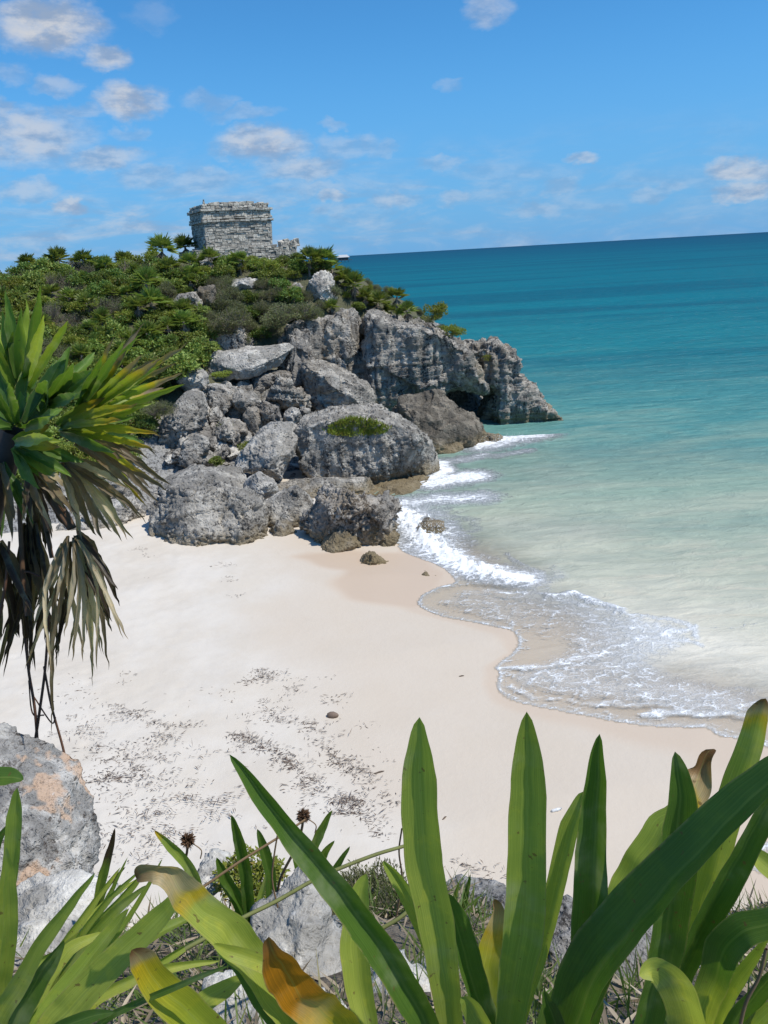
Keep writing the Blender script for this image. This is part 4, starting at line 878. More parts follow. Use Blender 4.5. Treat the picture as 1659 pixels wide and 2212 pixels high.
nrock('pale lower rock right of the pointed white rock between the leaves', [(780, 2180), (793, 2150), (806, 2108), (838, 2053), (868, 2038), (883, 2076), (912, 2089), (936, 2119), (945, 2184), (940, 2260), (800, 2260)], 1.5, .35, NEARR, 84)
nrock('flat grey rock under the orange tipped leaf', [(400, 2120), (520, 2076), (600, 2110), (690, 2170), (760, 2230), (700, 2300), (440, 2290)], 1.42, .4, NEARR, 85)
nrock('small bluish white rock behind the dried seed heads at the rim', [(420, 1885), (433, 1850), (460, 1832), (492, 1845), (490, 1890), (440, 1905)], 2.75, .3, NEARR, 86)
nrock('grey rock at the rim of the ledge between the two tallest leaves', [(945, 1915), (1000, 1894), (1070, 1902), (1100, 1915), (1110, 1960), (1060, 2030), (950, 2030)], 2.9, .5, NEARD, 87)
nrock('large dark pitted rock behind the right hand leaves', [(1130, 2250), (1164, 2100), (1191, 2013), (1238, 1960), (1330, 1938), (1440, 1943), (1540, 1966), (1590, 2003), (1652, 2075), (1730, 2160), (1720, 2290), (1400, 2300)], 2.05, .7, NEARD, 88, pit=1.0)

# ------------------------------------------------------------------ strap leaves
lm2, n = mat('strap leaf')
col = n.attr('col', 'Color'); g = n.new('ShaderNodeNewGeometry'); pos = g.outputs['Position']
lv = n.attr('lv'); lt = n.attr('lt')
cx = n.new('ShaderNodeCombineXYZ'); n.put(cx.inputs[0], n.math('MULTIPLY', lv, 13.0)); n.put(cx.inputs[1], n.math('MULTIPLY', lt, 1.6)); n.put(cx.inputs[2], g.outputs['Random Per Island'])
ve = n.noise(cx.outputs[0], 1.6, 4, .65); mot = n.noise(pos, 38, 4, .6)
c = n.mix(n.ss(ve, .35, .62, 0, .6), col, n.mix(1, col, (.55, .62, .5), 'MULTIPLY'))
c = n.mix(n.ss(mot, .50, .72, 0, .30), c, n.mix(1, col, (1.5, 1.25, .8), 'MULTIPLY'))
c = n.mix(n.ss(n.noise(pos, 160, 3, .7), .70, .78, 0, .6), c, (.16, .10, .04))
c = n.mix(n.math('MULTIPLY', n.ss(n.math('ABSOLUTE', lv), .90, 1.0), n.ss(mot, .35, .6, 0, .55)), c, (.36, .30, .12))
sp_ = n.noise(pos, 75, 2, .5); c = n.mix(n.ss(sp_, .69, .74, 0, .75), c, (.14, .085, .03))
c = n.mix(n.ss(n.noise(pos, 9, 4, .6), .52, .75, 0, .30), c, (.42, .42, .30))
midr = n.ss(n.math('ABSOLUTE', lv), .10, .0); c = n.mix(n.math('MULTIPLY', midr, .25), c, (.28, .34, .09))
hh = n.math('MULTIPLY_ADD', ve, .5, n.math('MULTIPLY', mot, .2))
p = principled(n, **{'Base Color': c, 'Roughness': .42, 'Normal': n.bump(hh, .35, .004)}); p.inputs['Specular IOR Level'].default_value = .4
t = n.new('ShaderNodeBsdfTranslucent'); n.l.new(n.mix(1, c, (1.5, 1.5, .7), 'MULTIPLY'), t.inputs[0])
mx = n.new('ShaderNodeMixShader'); mx.inputs[0].default_value = .40; n.l.new(p.outputs[0], mx.inputs[1]); n.l.new(t.outputs[0], mx.inputs[2]); n.l.new(mx.outputs[0], n.out.inputs[0])
STRAP = lm2
G1, G2, G3 = np.array((.285, .365, .068)), np.array((.10, .185, .030)), np.array((.385, .43, .078))
YEL_, ORG, BRN, TAN = np.array((.62, .42, .02)), np.array((.60, .24, .012)), np.array((.17, .085, .035)), np.array((.52, .38, .20))
CM = dict(green=[(0, G1*.8), (.3, G1), (1, G1*1.1)], dark=[(0, G2*.9), (1, G2)], pale=[(0, G3), (1, G3)], light=[(0, G1), (.5, G3), (1, G3)],  # dark: deeper green, also paints in shade on leaves turned from the sun
          browntip=[(0, BRN), (.07, TAN*.8), (.145, TAN), (.165, YEL_), (.20, YEL_*.9), (.24, G3), (1, G3*1.02)], tan=[(0, BRN), (.05, BRN*1.6), (.10, TAN), (.115, YEL_), (.135, G1), (1, G1)],
          orange=[(0, BRN*1.3), (.12, ORG*.75), (.3, ORG), (.42, YEL_), (.58, np.array((.42, .40, .03))), (.8, G3), (1, G3)], yellow=[(0, BRN), (.05, TAN*.7), (.08, YEL_), (.2, np.array((.46, .42, .03))), (.4, np.array((.33, .37, .035))), (1, G3)],
          yellowish=[(0, BRN*1.5), (.1, TAN), (.16, YEL_*.8), (.3, np.array((.40, .40, .04))), (1, np.array((.3, .36, .04)))], tipped=[(0, BRN), (.05, YEL_), (.12, G1), (1, G1)], purple=[(0, np.array((.10, .05, .05))), (.3, np.array((.12, .08, .05))), (.4, G1), (1, G1)])
def ribbon(pts, y0, y1, cmap, fold=.22, twist=0.0, nx=7, ns=8, sag=0.0, tipsharp=.55, wob=0.0, seed=0):
    """a strap leaf through picture points (x, y, width) from tip to base, the tip at distance y0 and the base at y1"""
    pp = np.array([(q[0], q[1]) for q in pts], float); ww = [(q[2] if len(q) > 2 else None) for q in pts]
    ww[0] = 0; 
    if ww[-1] is None: ww[-1] = ww[-2]
    C2 = smooth_line(pp, ns); n_ = len(C2); seg = np.concatenate([[0], np.cumsum(np.hypot(*np.diff(C2, axis=0).T))]); t = seg/seg[-1]
    kt = t[::ns]; W_ = np.interp(t, kt, ww); first = t < kt[1]
    W_[first] = ww[1]*np.clip(t[first]/kt[1], 0, 1)**tipsharp
    Yd = y0+(y1-y0)*t + sag*np.sin(np.pi*t); C = np.array([at(a, b, yy) for (a, b), yy in zip(C2, Yd)])
    T = np.gradient(C, axis=0); T /= np.linalg.norm(T, axis=1)[:, None]; view = C-O; dist = np.linalg.norm(view, axis=1); view /= dist[:, None]
    S = np.cross(T, view); S /= np.linalg.norm(S, axis=1)[:, None]; Nn = np.cross(S, T)
    Nn *= np.sign((Nn*view).sum(1))[:, None]*-1                     # towards the eye
    tw = R_(twist)*(1+.25*np.sin(3*t+seed)); S2 = S*np.cos(tw)[:, None]+Nn*np.sin(tw)[:, None]; N2 = Nn*np.cos(tw)[:, None]-S*np.sin(tw)[:, None]
    Wm = W_*(C-O).dot(FW)/F/np.maximum(np.cos(tw), .35)
    u = np.linspace(-1, 1, nx); prof = np.abs(u)**1.25
    V = C[:, None]+S2[:, None]*(u*.5)[None, :, None]*Wm[:, None, None]+N2[:, None]*((prof-.4)*fold)[None, :, None]*Wm[:, None, None]
    if wob:
        q = V.reshape(-1, 3); wt_ = .5*wob*(1+(2.2 if wob > .0125 else 0)*(1-sst(np.repeat(t, nx), .08, .24)))[:, None]; V = (q+wt_*np.stack([perlin(q*22, seed), perlin(q*22, seed+1), perlin(q*22, seed+2)], 1)).reshape(V.shape)
    V = V.reshape(-1, 3); idx = np.arange(n_*nx).reshape(n_, nx); f = np.stack([idx[:-1, :-1], idx[:-1, 1:], idx[1:, 1:], idx[1:, :-1]], -1).reshape(-1, 4)
    st = CM[cmap] if isinstance(cmap, str) else cmap; tt = np.repeat(t, nx); lvv = np.tile(u, n_)
    tj = tt + .03*perlin(V*30, 7)*(tt < .6) + .02*lvv*0
    col = np.stack([np.interp(tj, [a for a, _ in st], [b[k] for _, b in st]) for k in range(3)], 1)
    return V, f, np.clip(col, 0, 1), lvv, tt
def leaf_obj(name, R, parent, m=None, label=None):
    V, f, c, lv_, lt_ = R; o = mesh_obj(name, V-np.array(parent.location), f, m or STRAP, parent)
    setattr_c(o, 'col', c); setattr_f(o, 'lv', lv_); setattr_f(o, 'lt', lt_)
    if label: o['label'] = label
    return o
def lily(label, basep, by, lvs):
    b = at(*basep, by); root = empty('strap_leaved_lily', (b[0], b[1], ledge_h(b[0], b[1])[0])); tag(root, label, 'plant')
    for i, (pts, y0, cm, fold, tw, *lab) in enumerate(lvs):
        p_ = list(pts); p_.append((basep[0]+(p_[-1][0]-basep[0])*.25, max(basep[1], p_[-1][1]+70), p_[-1][2]*.7))
        wob = .013 if cm in ('browntip', 'tan') else .012 if cm == 'orange' else .004
        leaf_obj('leaf', ribbon(p_, y0, by, cm, fold, tw, wob=wob, seed=i*5+1), root, label=lab[0] if lab else None)
    return root
lily('tall green lily at the bottom centre with two straight upright leaves', (1045, 2400), .98, [
    ([(906, 1549), (907, 1676, 74), (914, 1839, 82), (944, 2002, 76), (961, 2111, 66), (972, 2203, 56), (985, 2300, 50)], .98, 'light', .20, 8),
    ([(1138, 1536), (1139, 1676, 74), (1137, 1839, 82), (1130, 2002, 88), (1112, 2111, 72), (1100, 2203, 60), (1085, 2300, 50)], 1.0, 'green', .24, -6),
    ([(1259, 1711), (1235, 1784, 40), (1202, 1920, 40), (1175, 2029, 40), (1145, 2138, 34), (1126, 2203, 30), (1105, 2290, 28)], 1.08, 'light', .3, 35),
    ([(1066, 1942), (1077, 1975, 30), (1061, 2045, 50), (1052, 2111, 50), (1055, 2203, 42), (1060, 2290, 40)], 1.12, 'yellowish', .2, 0, 'yellow leaf with a brown withered tip'),
    ([(965, 1930), (990, 2002, 45), (1012, 2084, 52), (1033, 2154, 48), (1055, 2230, 42)], 1.04, 'dark', .3, -30),
    ([(827, 1858), (854, 1893, 26), (887, 1948, 31), (925, 2029, 32), (960, 2130, 34), (985, 2230, 34)], 1.1, 'light', .3, 20),
    ([(995, 2154), (1012, 2168, 38), (1039, 2211, 52), (1065, 2290, 50)], .9, 'light', .25, 25)])
lily('lily right of centre with a broad dark leaf arching to the right edge', (1265, 2420), .9, [
    ([(1295, 1586), (1290, 1676, 44), (1281, 1839, 66), (1278, 1975, 74), (1265, 2089, 62), (1250, 2203, 52), (1240, 2300, 46)], .98, 'dark', .48, 10),
    ([(1790, 1640), (1690, 1662, 62), (1572, 1763, 76), (1463, 1874, 86), (1371, 1980, 100), (1289, 2084, 104), (1246, 2182, 96), (1225, 2290, 80)], .80, 'dark', .22, 38),
    ([(1458, 1624), (1470, 1703, 52), (1466, 1784, 76), (1462, 1860, 76), (1450, 1948, 74), (1436, 2056, 68), (1409, 2165, 58), (1370, 2280, 50)], .90, 'dark', .30, -22),
    ([(1542, 1632), (1512, 1670, 46), (1490, 1714, 52), (1430, 1790, 60), (1371, 1885, 64), (1333, 1955, 60), (1300, 2060, 52), (1275, 2200, 46)], 1.03, 'tan', .22, 25, 'leaf with a dry brown curled tip'),
    ([(1345, 1985), (1310, 2070, 40), (1270, 2150, 52), (1240, 2230, 50)], .93, 'dark', .3, -30),
    ([(1381, 2108), (1414, 2092, 50), (1458, 2127, 70), (1485, 2203, 76), (1490, 2300, 70)], .74, 'pale', .18, 22, 'short pale leaf bending over at the bottom'),
    ([(1175, 2141), (1186, 2171, 30), (1200, 2211, 42), (1220, 2290, 42)], .88, 'dark', .3, 0),
    ([(1262, 2090), (1225, 2140, 40), (1195, 2190, 48), (1185, 2280, 46)], .97, 'pale', .25, 30)])
lily('lily at the right edge with a cut off yellow green leaf', (1490, 2430), 1.0, [
    ([(1654, 1508), (1640, 1545, 44), (1626, 1600, 50), (1590, 1710, 58), (1540, 1866, 70), (1507, 1975, 60), (1469, 2100, 50), (1458, 2200, 44)], 1.05, [(0, BRN), (.03, TAN), (.05, YEL_), (.08, G3), (1, G3)], .22, 18, 'tall yellow green leaf with a torn brown end'),
    ([(1690, 1690), (1648, 1763, 42), (1583, 1882, 52), (1518, 2002, 50), (1469, 2111, 40), (1450, 2230, 38)], .98, 'dark', .35, -25),
    ([(1607, 1826), (1650, 1862, 44), (1720, 1925, 50), (1780, 2010, 46), (1800, 2120, 40)], 1.15, 'pale', .2, 0),
    ([(1730, 1960), (1658, 1995, 58), (1600, 2015, 70), (1562, 2055, 74), (1545, 2111, 62), (1518, 2185, 54), (1500, 2290, 46)], .90, [(0, G2), (.42, G2), (.52, G3), (1, G3)], .2, 15, 'leaf folded over with a dark bent end'),  # shaded bend and lit lower half put into the leaf colour
    ([(1665, 2020), (1630, 2070, 22), (1600, 2115, 28), (1561, 2192, 28), (1535, 2290, 26)], .93, 'light', .3, 25),
    ([(1700, 2070), (1650, 2130, 34), (1600, 2190, 44), (1560, 2270, 44)], .86, 'dark', .3, -20),
    ([(1720, 2150), (1680, 2180, 40), (1630, 2230, 44), (1580, 2300, 44)], .84, 'green', .3, 10)])
lily('lily left of centre with an orange tipped leaf and a torn brown tipped leaf', (780, 2470), .95, [
    ([(298, 1908), (340, 1878, 44), (385, 1912, 74), (430, 1961, 78), (490, 2011, 78), (540, 2066, 74), (590, 2131, 72), (650, 2211, 76), (710, 2310, 70)], .93, 'browntip', .20, 0, 'green leaf with a torn brown tip edged in yellow'),
    ([(580, 2026), (597, 2071, 72), (625, 2121, 80), (665, 2166, 86), (725, 2215, 88), (770, 2300, 80)], .82, 'orange', .20, 15, 'leaf turned bright orange at its curled tip'),
    ([(465, 2046), (520, 2085, 48), (560, 2140, 64), (610, 2205, 70), (670, 2290, 66)], .98, 'dark', .3, -30),
    ([(460, 2041), (500, 2058, 32), (560, 2078, 34), (640, 2130, 36), (720, 2220, 40)], .90, 'pale', .25, 10),
    ([(497, 1630), (560, 1712, 36), (640, 1816, 50), (740, 1938, 60), (825, 2055, 66), (885, 2150, 64), (925, 2230, 58), (935, 2320, 52)], .98, 'dark', .42, 12, 'long dark leaf slanting up to the left'),
    ([(791, 1888), (778, 1937, 46), (767, 2029, 60), (772, 2100, 62), (783, 2165, 54), (795, 2260, 46)], 1.15, 'light', .25, 10),
    ([(530, 2101), (490, 2135, 36), (440, 2166, 42), (430, 2230, 42), (520, 2320, 40)], 1.05, 'pale', .2, 0)])
lily('low lily at the bottom left with a leaf yellow at its cut end', (560, 2470), .85, [
    ([(284, 2050), (305, 2072, 56), (340, 2126, 70), (400, 2181, 76), (450, 2231, 76), (500, 2310, 70)], .80, 'yellow', .2, 5, 'leaf with a yellow cut end'),
    ([(495, 2086), (430, 2110, 13), (320, 2156, 14), (225, 2206, 16), (200, 2280, 18)], .78, 'dark', .3, 0),
    ([(250, 2186), (180, 2200, 30), (120, 2230, 34), (110, 2300, 34)], .8, 'dark', .3, 0)])
lily('wide lily in the bottom left corner with long leaves leaning right', (20, 2430), .95, [
    ([(402, 1910), (350, 1976, 44), (280, 2046, 58), (210, 2116, 66), (150, 2181, 70), (105, 2240, 68)], 1.0, 'light', .22, 10),
    ([(280, 1961), (225, 2031, 30), (165, 2106, 36), (100, 2181, 34), (60, 2260, 30)], 1.1, 'green', .3, 20),
    ([(205, 1885), (150, 1956, 22), (85, 2046, 34), (30, 2141, 42), (-10, 2211, 44), (-20, 2300, 44)], .95, 'light', .3, -15),
    ([(222, 2014), (165, 2041, 25), (130, 2076, 32), (95, 2131, 28), (60, 2220, 28)], 1.12, 'pale', .2, 10),
    ([(310, 2030), (230, 2090, 26), (160, 2150, 30), (90, 2230, 30)], 1.15, 'green', .3, -10),
    ([(140, 2030), (100, 2090, 34), (60, 2160, 40), (30, 2240, 40)], 1.0, 'dark', .3, -25)])
lily('narrow upright lily cut by the left edge of the picture', (-20, 2420), 1.05, [
    ([(38, 1700), (34, 1766, 32), (26, 1866, 34), (12, 1966, 30), (0, 2066, 28), (-8, 2200, 28)], 1.05, 'light', .3, 20),
    ([(15, 1828), (20, 1916, 26), (20, 2016, 30), (12, 2090, 28), (0, 2200, 28)], 1.0, 'light', .3, -20),
    ([(52, 1682), (20, 1678, 36), (-40, 1690, 44), (-110, 1760, 44), (-120, 1960, 40)], 1.0, 'dark', .2, 30),
    ([(18, 1780), (-10, 1830, 22), (-40, 1950, 24), (-40, 2100, 24)], 1.1, 'dark', .3, 0)])
def small(label, basep, by, lvs): return lily(label, basep, by, [(a, by+.04*i-.06, c, .35, tw, *l) for i, (a, c, tw, *l) in enumerate(lvs)])
r = np.random.default_rng(41); gl_ = []
for i in range(15):
    x0 = r.uniform(-20, 190); y0 = r.uniform(2120, 2230); ln_ = r.uniform(170, 420); a = r.uniform(.55, 1.15); w_ = r.uniform(9, 24); b = a+r.uniform(-.25, .1)
    gl_.append(([(x0+ln_*math.cos(b), y0-ln_*math.sin(b)), (x0+.72*ln_*math.cos((a+b)/2), y0-.72*ln_*math.sin((a+b)/2), w_), (x0+.4*ln_*math.cos(a), y0-.4*ln_*math.sin(a), w_*1.1), (x0, y0, w_)], ['light', 'green', 'pale', 'dark', 'green'][i % 5], r.uniform(-35, 35)))
lily('grassy thicket of narrow green leaves in the bottom left corner behind the wide lily', (70, 2420), 1.2, [(a, 1.25+.25*r.random(), c, .35, tw) for a, c, tw in gl_])
small('small dark lily growing behind the pointed white rock', (545, 2010), 2.15, [
    ([(500, 1760), (515, 1810, 22), (530, 1880, 27), (537, 1945, 26)], 'dark', 10), ([(555, 1790), (570, 1840, 24), (583, 1900, 25), (580, 1960, 22)], 'dark', -20), ([(468, 1852), (488, 1900, 26), (520, 1955, 28)], 'dark', 15), ([(575, 1890), (566, 1930, 14), (556, 1970, 14)], 'green', 15)])
small('small lily behind the long slanting dark leaf', (668, 1990), 2.2, [
    ([(718, 1750), (692, 1800, 20), (675, 1850, 20), (668, 1930, 18)], 'green', 10), ([(722, 1815), (700, 1845, 17), (680, 1900, 18)], 'green', -10), ([(756, 1828), (732, 1865, 14), (700, 1920, 15)], 'dark', 0), ([(637, 1800), (640, 1850, 16), (655, 1930, 16)], 'dark', 0)])
small('small purple tipped lily right of the big grey rock', (205, 1990), 2.25, [([(249, 1788), (238, 1840, 15), (224, 1890, 20), (213, 1940, 18)], 'purple', 10, 'leaf with a purple dried tip'), ([(272, 1872), (245, 1900, 9), (222, 1935, 10)], 'purple', 0), ([(262, 1910), (240, 1940, 10), (215, 1970, 10)], 'green', 0)])
small('small lily with a yellow and brown tip beside the left dried seed head', (450, 2010), 1.9, [([(334, 1793), (368, 1828, 19), (408, 1872, 22), (435, 1940, 22)], 'tipped', 10, 'leaf with a yellow and brown tip'), ([(400, 1880), (425, 1920, 14), (445, 1970, 14)], 'green', 0)])
small('thin grassy lily on the rim between the two tallest leaves', (985, 2060), 2.4, [([(992, 1905), (982, 1945, 12), (975, 2000, 13)], 'light', 0), ([(1016, 1888), (1004, 1945, 14), (990, 2010, 14)], 'dark', 0), ([(1035, 1935), (1015, 1975, 12), (995, 2030, 12)], 'green', 0), ([(955, 1960), (965, 2000, 11), (978, 2040, 11)], 'green', 0), ([(1048, 1960), (1025, 2000, 10), (1000, 2045, 10)], 'light', 0)])

def tube(path, rad, nn=6):
    P = np.array(path, float); n_ = len(P); T = np.gradient(P, axis=0); T /= np.linalg.norm(T, axis=1)[:, None]; x = np.cross(T, [.2, .97, .1]); x /= np.linalg.norm(x, axis=1)[:, None]; y = np.cross(T, x)
    rad = np.broadcast_to(rad, n_); a = np.linspace(0, 2*np.pi, nn+1)[:-1]
    V = (P[:, None]+rad[:, None, None]*(x[:, None]*np.cos(a)[None, :, None]+y[:, None]*np.sin(a)[None, :, None])).reshape(-1, 3)
    idx = np.arange(n_*nn).reshape(n_, nn); f = np.stack([idx[:-1], np.roll(idx[:-1], -1, 1), np.roll(idx[1:], -1, 1), idx[1:]], -1).reshape(-1, 4)
    return V, f
def ptube(pts, y0, y1, w, nn=6):
    c2 = smooth_line([q[:2] for q in pts], 6); Yd = np.linspace(y0, y1, len(c2)); P = [at(a, b, yy) for (a, b), yy in zip(c2, Yd)]
    return tube(P, np.linspace(1, 1.2, len(P))*w*.5*(y0+y1)/2*1.1/F, nn)
def plain(name, c, rough=.8):
    m, n = mat(name); g = n.new('ShaderNodeNewGeometry'); k = n.mix(n.noise(g.outputs['Position'], 40, 3), tuple(.6*v for v in c), tuple(min(1, 1.25*v) for v in c))
    p = principled(n, **{'Base Color': k, 'Roughness': rough}); n.l.new(p.outputs[0], n.out.inputs[0]); return m
DRYB = plain('dry brown seed head', (.13, .07, .035)); STALK = plain('olive stalk', (.16, .17, .05)); DSTALK = plain('dry stalk', (.24, .15, .075)); ROOTM = plain('reddish hanging root', (.17, .085, .05))
def seed_head(label, hx, hy, Y, rad, stalk, yb):
    c = at(hx, hy, Y); root = empty('dried_flower', tuple(at(*stalk[-1], yb))); tag(root, label, 'dried flower'); L = np.array(root.location); r = np.random.default_rng(int(hx))
    R3 = rad*Y*1.1/F; nn = 260; v = r.normal(size=(nn, 3)); v[:, 2] *= 1.1; v /= np.linalg.norm(v, axis=1)[:, None]
    V, f = leaves(c+v*R3*.25-L, v+r.normal(size=v.shape)*.35, r.normal(size=v.shape), R3*r.uniform(.6, 1.05, nn), R3*.22); mesh_obj('seed_head', V, f, DRYB, root, smooth=False)
    V, f = ptube([(hx, hy)]+stalk, Y, yb, 6); mesh_obj('stalk', V-L, f, DSTALK, root)
    V, f = ptube([(hx+rad*.6, hy+rad*.4), (hx+rad*1.6, hy+rad*1.2), (hx+rad*1.5, hy+rad*2.2)], Y, Y, 2.5); mesh_obj('dry_filament', V-L, f, DSTALK, root)
seed_head('reddish brown dried flower head beside the long slanting leaf', 655, 1762, 2.0, 17, [(652, 1790), (640, 1830), (605, 1900), (598, 1960)], 2.1)
seed_head('dark round dried flower head left of the slanting leaf above the brown leaf tip', 406, 1815, 1.95, 18, [(404, 1840), (400, 1870), (410, 1950)], 2.0)
for lab, pts, y0, y1, w, m in (('olive flower stalk lying slantwise across the pointed white rock', [(872, 1828), (800, 1850), (690, 1895), (600, 1945), (520, 1985), (400, 2050)], 1.45, 1.2, 9, STALK),
        ('brown dead stalk crossing above the small dark lily', [(660, 1770), (600, 1810), (520, 1860), (440, 1915)], 1.9, 1.8, 6, DSTALK), ('thin bent twig in front of the grey bush', [(868, 1790), (862, 1840), (868, 1900), (855, 1985)], 1.6, 1.7, 4, DSTALK),
        ('dry twig at the bottom right corner', [(1655, 2050), (1640, 2110), (1610, 2170), (1590, 2260)], .8, .8, 9, DSTALK), ('olive stalk passing behind the pale lower rock', [(890, 1960), (860, 1985), (800, 2020), (740, 2060)], 1.4, 1.35, 10, STALK), ('fine dead twig hanging over the pointed white rock', [(600, 1800), (592, 1850), (588, 1900), (600, 1960)], 1.7, 1.7, 4, DSTALK)):
    V, f = ptube(pts, y0, y1, w); o = mesh_obj('stalk', V, f, m, loc=V.mean(0)); tag(o, lab, 'stalk')
b = at(812, 1950, 2.6)
o = shrub_mesh('shrub', 555, 'fine'); o.location = (b[0], b[1], b[2]-.12); o.scale = (.17, .17, .26); tag(o, 'small grey twiggy bush behind the tall left leaf at the rim of the ledge', 'shrub')
o2 = o.copy(); COL.objects.link(o2); b = at(860, 1985, 2.3); o2.location = (b[0], b[1], b[2]-.1); o2.scale = (.14, .14, .2); o2.rotation_euler = (0, 0, 2); tag(o2, 'lower grey twiggy bush right in front of the first at the rim of the ledge', 'shrub')
o3 = shrub_mesh('shrub', 556, 'yellow'); b = at(540, 1880, 2.6); o3.location = (b[0], b[1], b[2]-.1); o3.scale = (.16, .16, .14); tag(o3, 'low green weed on the rim behind the small dark lily', 'shrub')
# grass and litter on the ledge: nobody could count it
r = np.random.default_rng(77); n_ = 12000; x = r.uniform(-1.9, 1.9, n_); y = r.uniform(.9, 2.8, n_); B = xy3(x, y, 0); cl = perlin(B*2.2, 33); k = cl > -.25; B = B[k]; B[:, 2] = ledge_h(B[:, 0], B[:, 1])
D = r.normal(size=B.shape)*.75+[0, 0, .7]; V, f = leaves(B, D, r.normal(size=B.shape), r.uniform(.05, .20, len(B)), .006, 0)
o = mesh_obj('grass', V, f, leaf_material('ledge grass', (.09, .15, .03), (.17, .21, .06), (.34, .27, .16)), smooth=False); tag(o, 'thin green grass growing between the rocks of the ledge', 'grass', kind='stuff')
n_ = 4500; x = r.uniform(-1.9, 1.9, n_); y = r.uniform(.9, 2.8, n_); B = xy3(x, y, 0); B[:, 2] = ledge_h(x, y)+r.uniform(.0, .05, n_)
D = r.normal(size=B.shape)*[1, 1, .22]; V, f = leaves(B, D, r.normal(size=B.shape)*.3+[0, 0, 1], r.uniform(.04, .16, n_), .010, .1)
o = mesh_obj('leaf_litter', V, f, leaf_material('dry litter', (.15, .115, .075), (.38, .31, .215), (.5, .42, .30), trans=.1), smooth=False); tag(o, 'dry brown leaves and stalks littering the ledge', 'leaf litter', kind='stuff')

# ------------------------------------------------------------------ palm leaning in from the left
pm = at(20, 950, 3.6); root = empty('leaning_fan_palm', (pm[0]-.75, pm[1]+.1, ledge_h(pm[0]-.75, pm[1]+.1)[0])); tag(root, 'big fan palm leaning in from the left with green crown and dead hanging fronds', 'palm'); L0 = np.array(root.location)
PG, PG2, PY_ = np.array((.15, .25, .038)), np.array((.075, .155, .027)), np.array((.30, .38, .05)); GREY, DK = np.array((.27, .20, .135)), np.array((.045, .03, .022))
fanc = dict(bright=[(0, PY_), (.5, PY_), (1, PG)], green=[(0, PG), (1, PG2)], deep=[(0, PG2), (1, PG2*.8)], grey=[(0, GREY*.8), (.22, GREY), (.30, np.array((.5, .38, .03))), (.42, PY_), (1, PG)], yel=[(0, GREY*.6), (.15, np.array((.45, .3, .03))), (.4, np.array((.42, .42, .04))), (1, PG)],
            dead=[(0, GREY*.4), (.5, GREY*.9), (1, np.array((.22, .15, .09)))], dark=[(0, DK), (1, DK*1.6)], tan=[(0, np.array((.20, .14, .085))), (.4, np.array((.62, .51, .37))), (1, np.array((.36, .27, .17)))])
def pfan(ox, oy, a0, a1, n, ln, wd, cms, seed, Y=3.6, droop=0.0, dy=.35, name='frond', lenv=.15, fold=.32, curl=0.0):
    r = np.random.default_rng(seed); Vs, Fs, Cs, Ls, Ts = [], [], [], [], []; k = 0
    for i in range(n):
        t = i/(n-1) if n > 1 else .5; a = R_(a0+(a1-a0)*t+r.normal()*3); l_ = ln*(1+r.normal()*lenv)*(.80+.28*math.sin(math.pi*t)); cm = fanc[cms[int(r.integers(len(cms)))]]
        d = np.array([math.cos(a), -math.sin(a)]); pts = []; cu = curl*r.normal()
        for s_ in (1., .88, .66, .40, .12):
            q = np.array([ox, oy])+d*l_*s_; q[1] += droop*l_*s_**2.2*r.uniform(.8, 1.2); q[0] += cu*l_*math.sin(s_*4); pts.append((q[0], q[1], wd*(1, .5, 1.0, .95, .5)[int([1., .88, .66, .40, .12].index(s_))]*r.uniform(.8, 1.15)))
        Yt = Y+dy*r.normal()*.8
        V, f, c, lv_, lt_ = ribbon(pts, Yt, Y, cm, fold, r.uniform(-50, 50), nx=5, ns=5, tipsharp=.9, wob=.012, seed=seed*31+i)
        Vs.append(V); Fs.append(f+k); Cs.append(c); Ls.append(lv_); Ts.append(lt_); k += len(V)
    return leaf_obj(name, (np.vstack(Vs), np.vstack(Fs), np.vstack(Cs), np.concatenate(Ls), np.concatenate(Ts)), root)
pfan(45, 860, 118, 62, 10, 210, 22, ['bright', 'green', 'bright'], 1, 3.7, lenv=.12)
pfan(-15, 900, 125, 75, 9, 212, 22, ['bright', 'green'], 2, 3.8)
pfan(95, 880, 80, 20, 11, 125, 27, ['green', 'deep', 'green'], 3, 3.35)
pfan(150, 915, 66, 8, 15, 215, 20, ['grey', 'green', 'grey', 'bright', 'green'], 4, 3.6)
pfan(160, 905, 60, 15, 9, 235, 15, ['grey', 'dead', 'grey'], 24, 3.75, curl=.03)
pfan(110, 930, 40, -12, 15, 205, 19, ['green', 'grey', 'yel', 'green'], 5, 3.5, droop=.12)
pfan(40, 930, 160, 20, 15, 125, 22, ['deep', 'green'], 6, 3.25)
pfan(20, 960, 30, -50, 12, 125, 24, ['green', 'yel', 'bright'], 7, 3.3, droop=.1)
pfan(150, 950, 10, -28, 18, 180, 14, ['dead', 'dead', 'yel', 'dead'], 8, 3.55, droop=.30, curl=.03).__setitem__('label', 'dead grey brown frond drooping on the right of the crown')
pfan(120, 985, -5, -70, 18, 160, 13, ['dead', 'tan', 'dead'], 9, 3.6, droop=.25, curl=.05)
pfan(60, 1000, -20, -100, 16, 120, 14, ['dead', 'dark', 'tan'], 10, 3.4, droop=.2, curl=.05)
pfan(0, 985, -60, -150, 14, 150, 16, ['dark', 'deep', 'dead'], 11, 3.5, droop=.2)
pfan(153, 1140, -60, -116, 30, 250, 9, ['tan', 'dead', 'tan', 'dark'], 12, 3.45, droop=.15, lenv=.18, dy=.25, curl=.04).__setitem__('label', 'dry tan frond hanging folded below the crown')
pfan(160, 1142, -42, -75, 10, 150, 15, ['dark', 'dark', 'dead'], 13, 3.55, droop=.25, curl=.05)
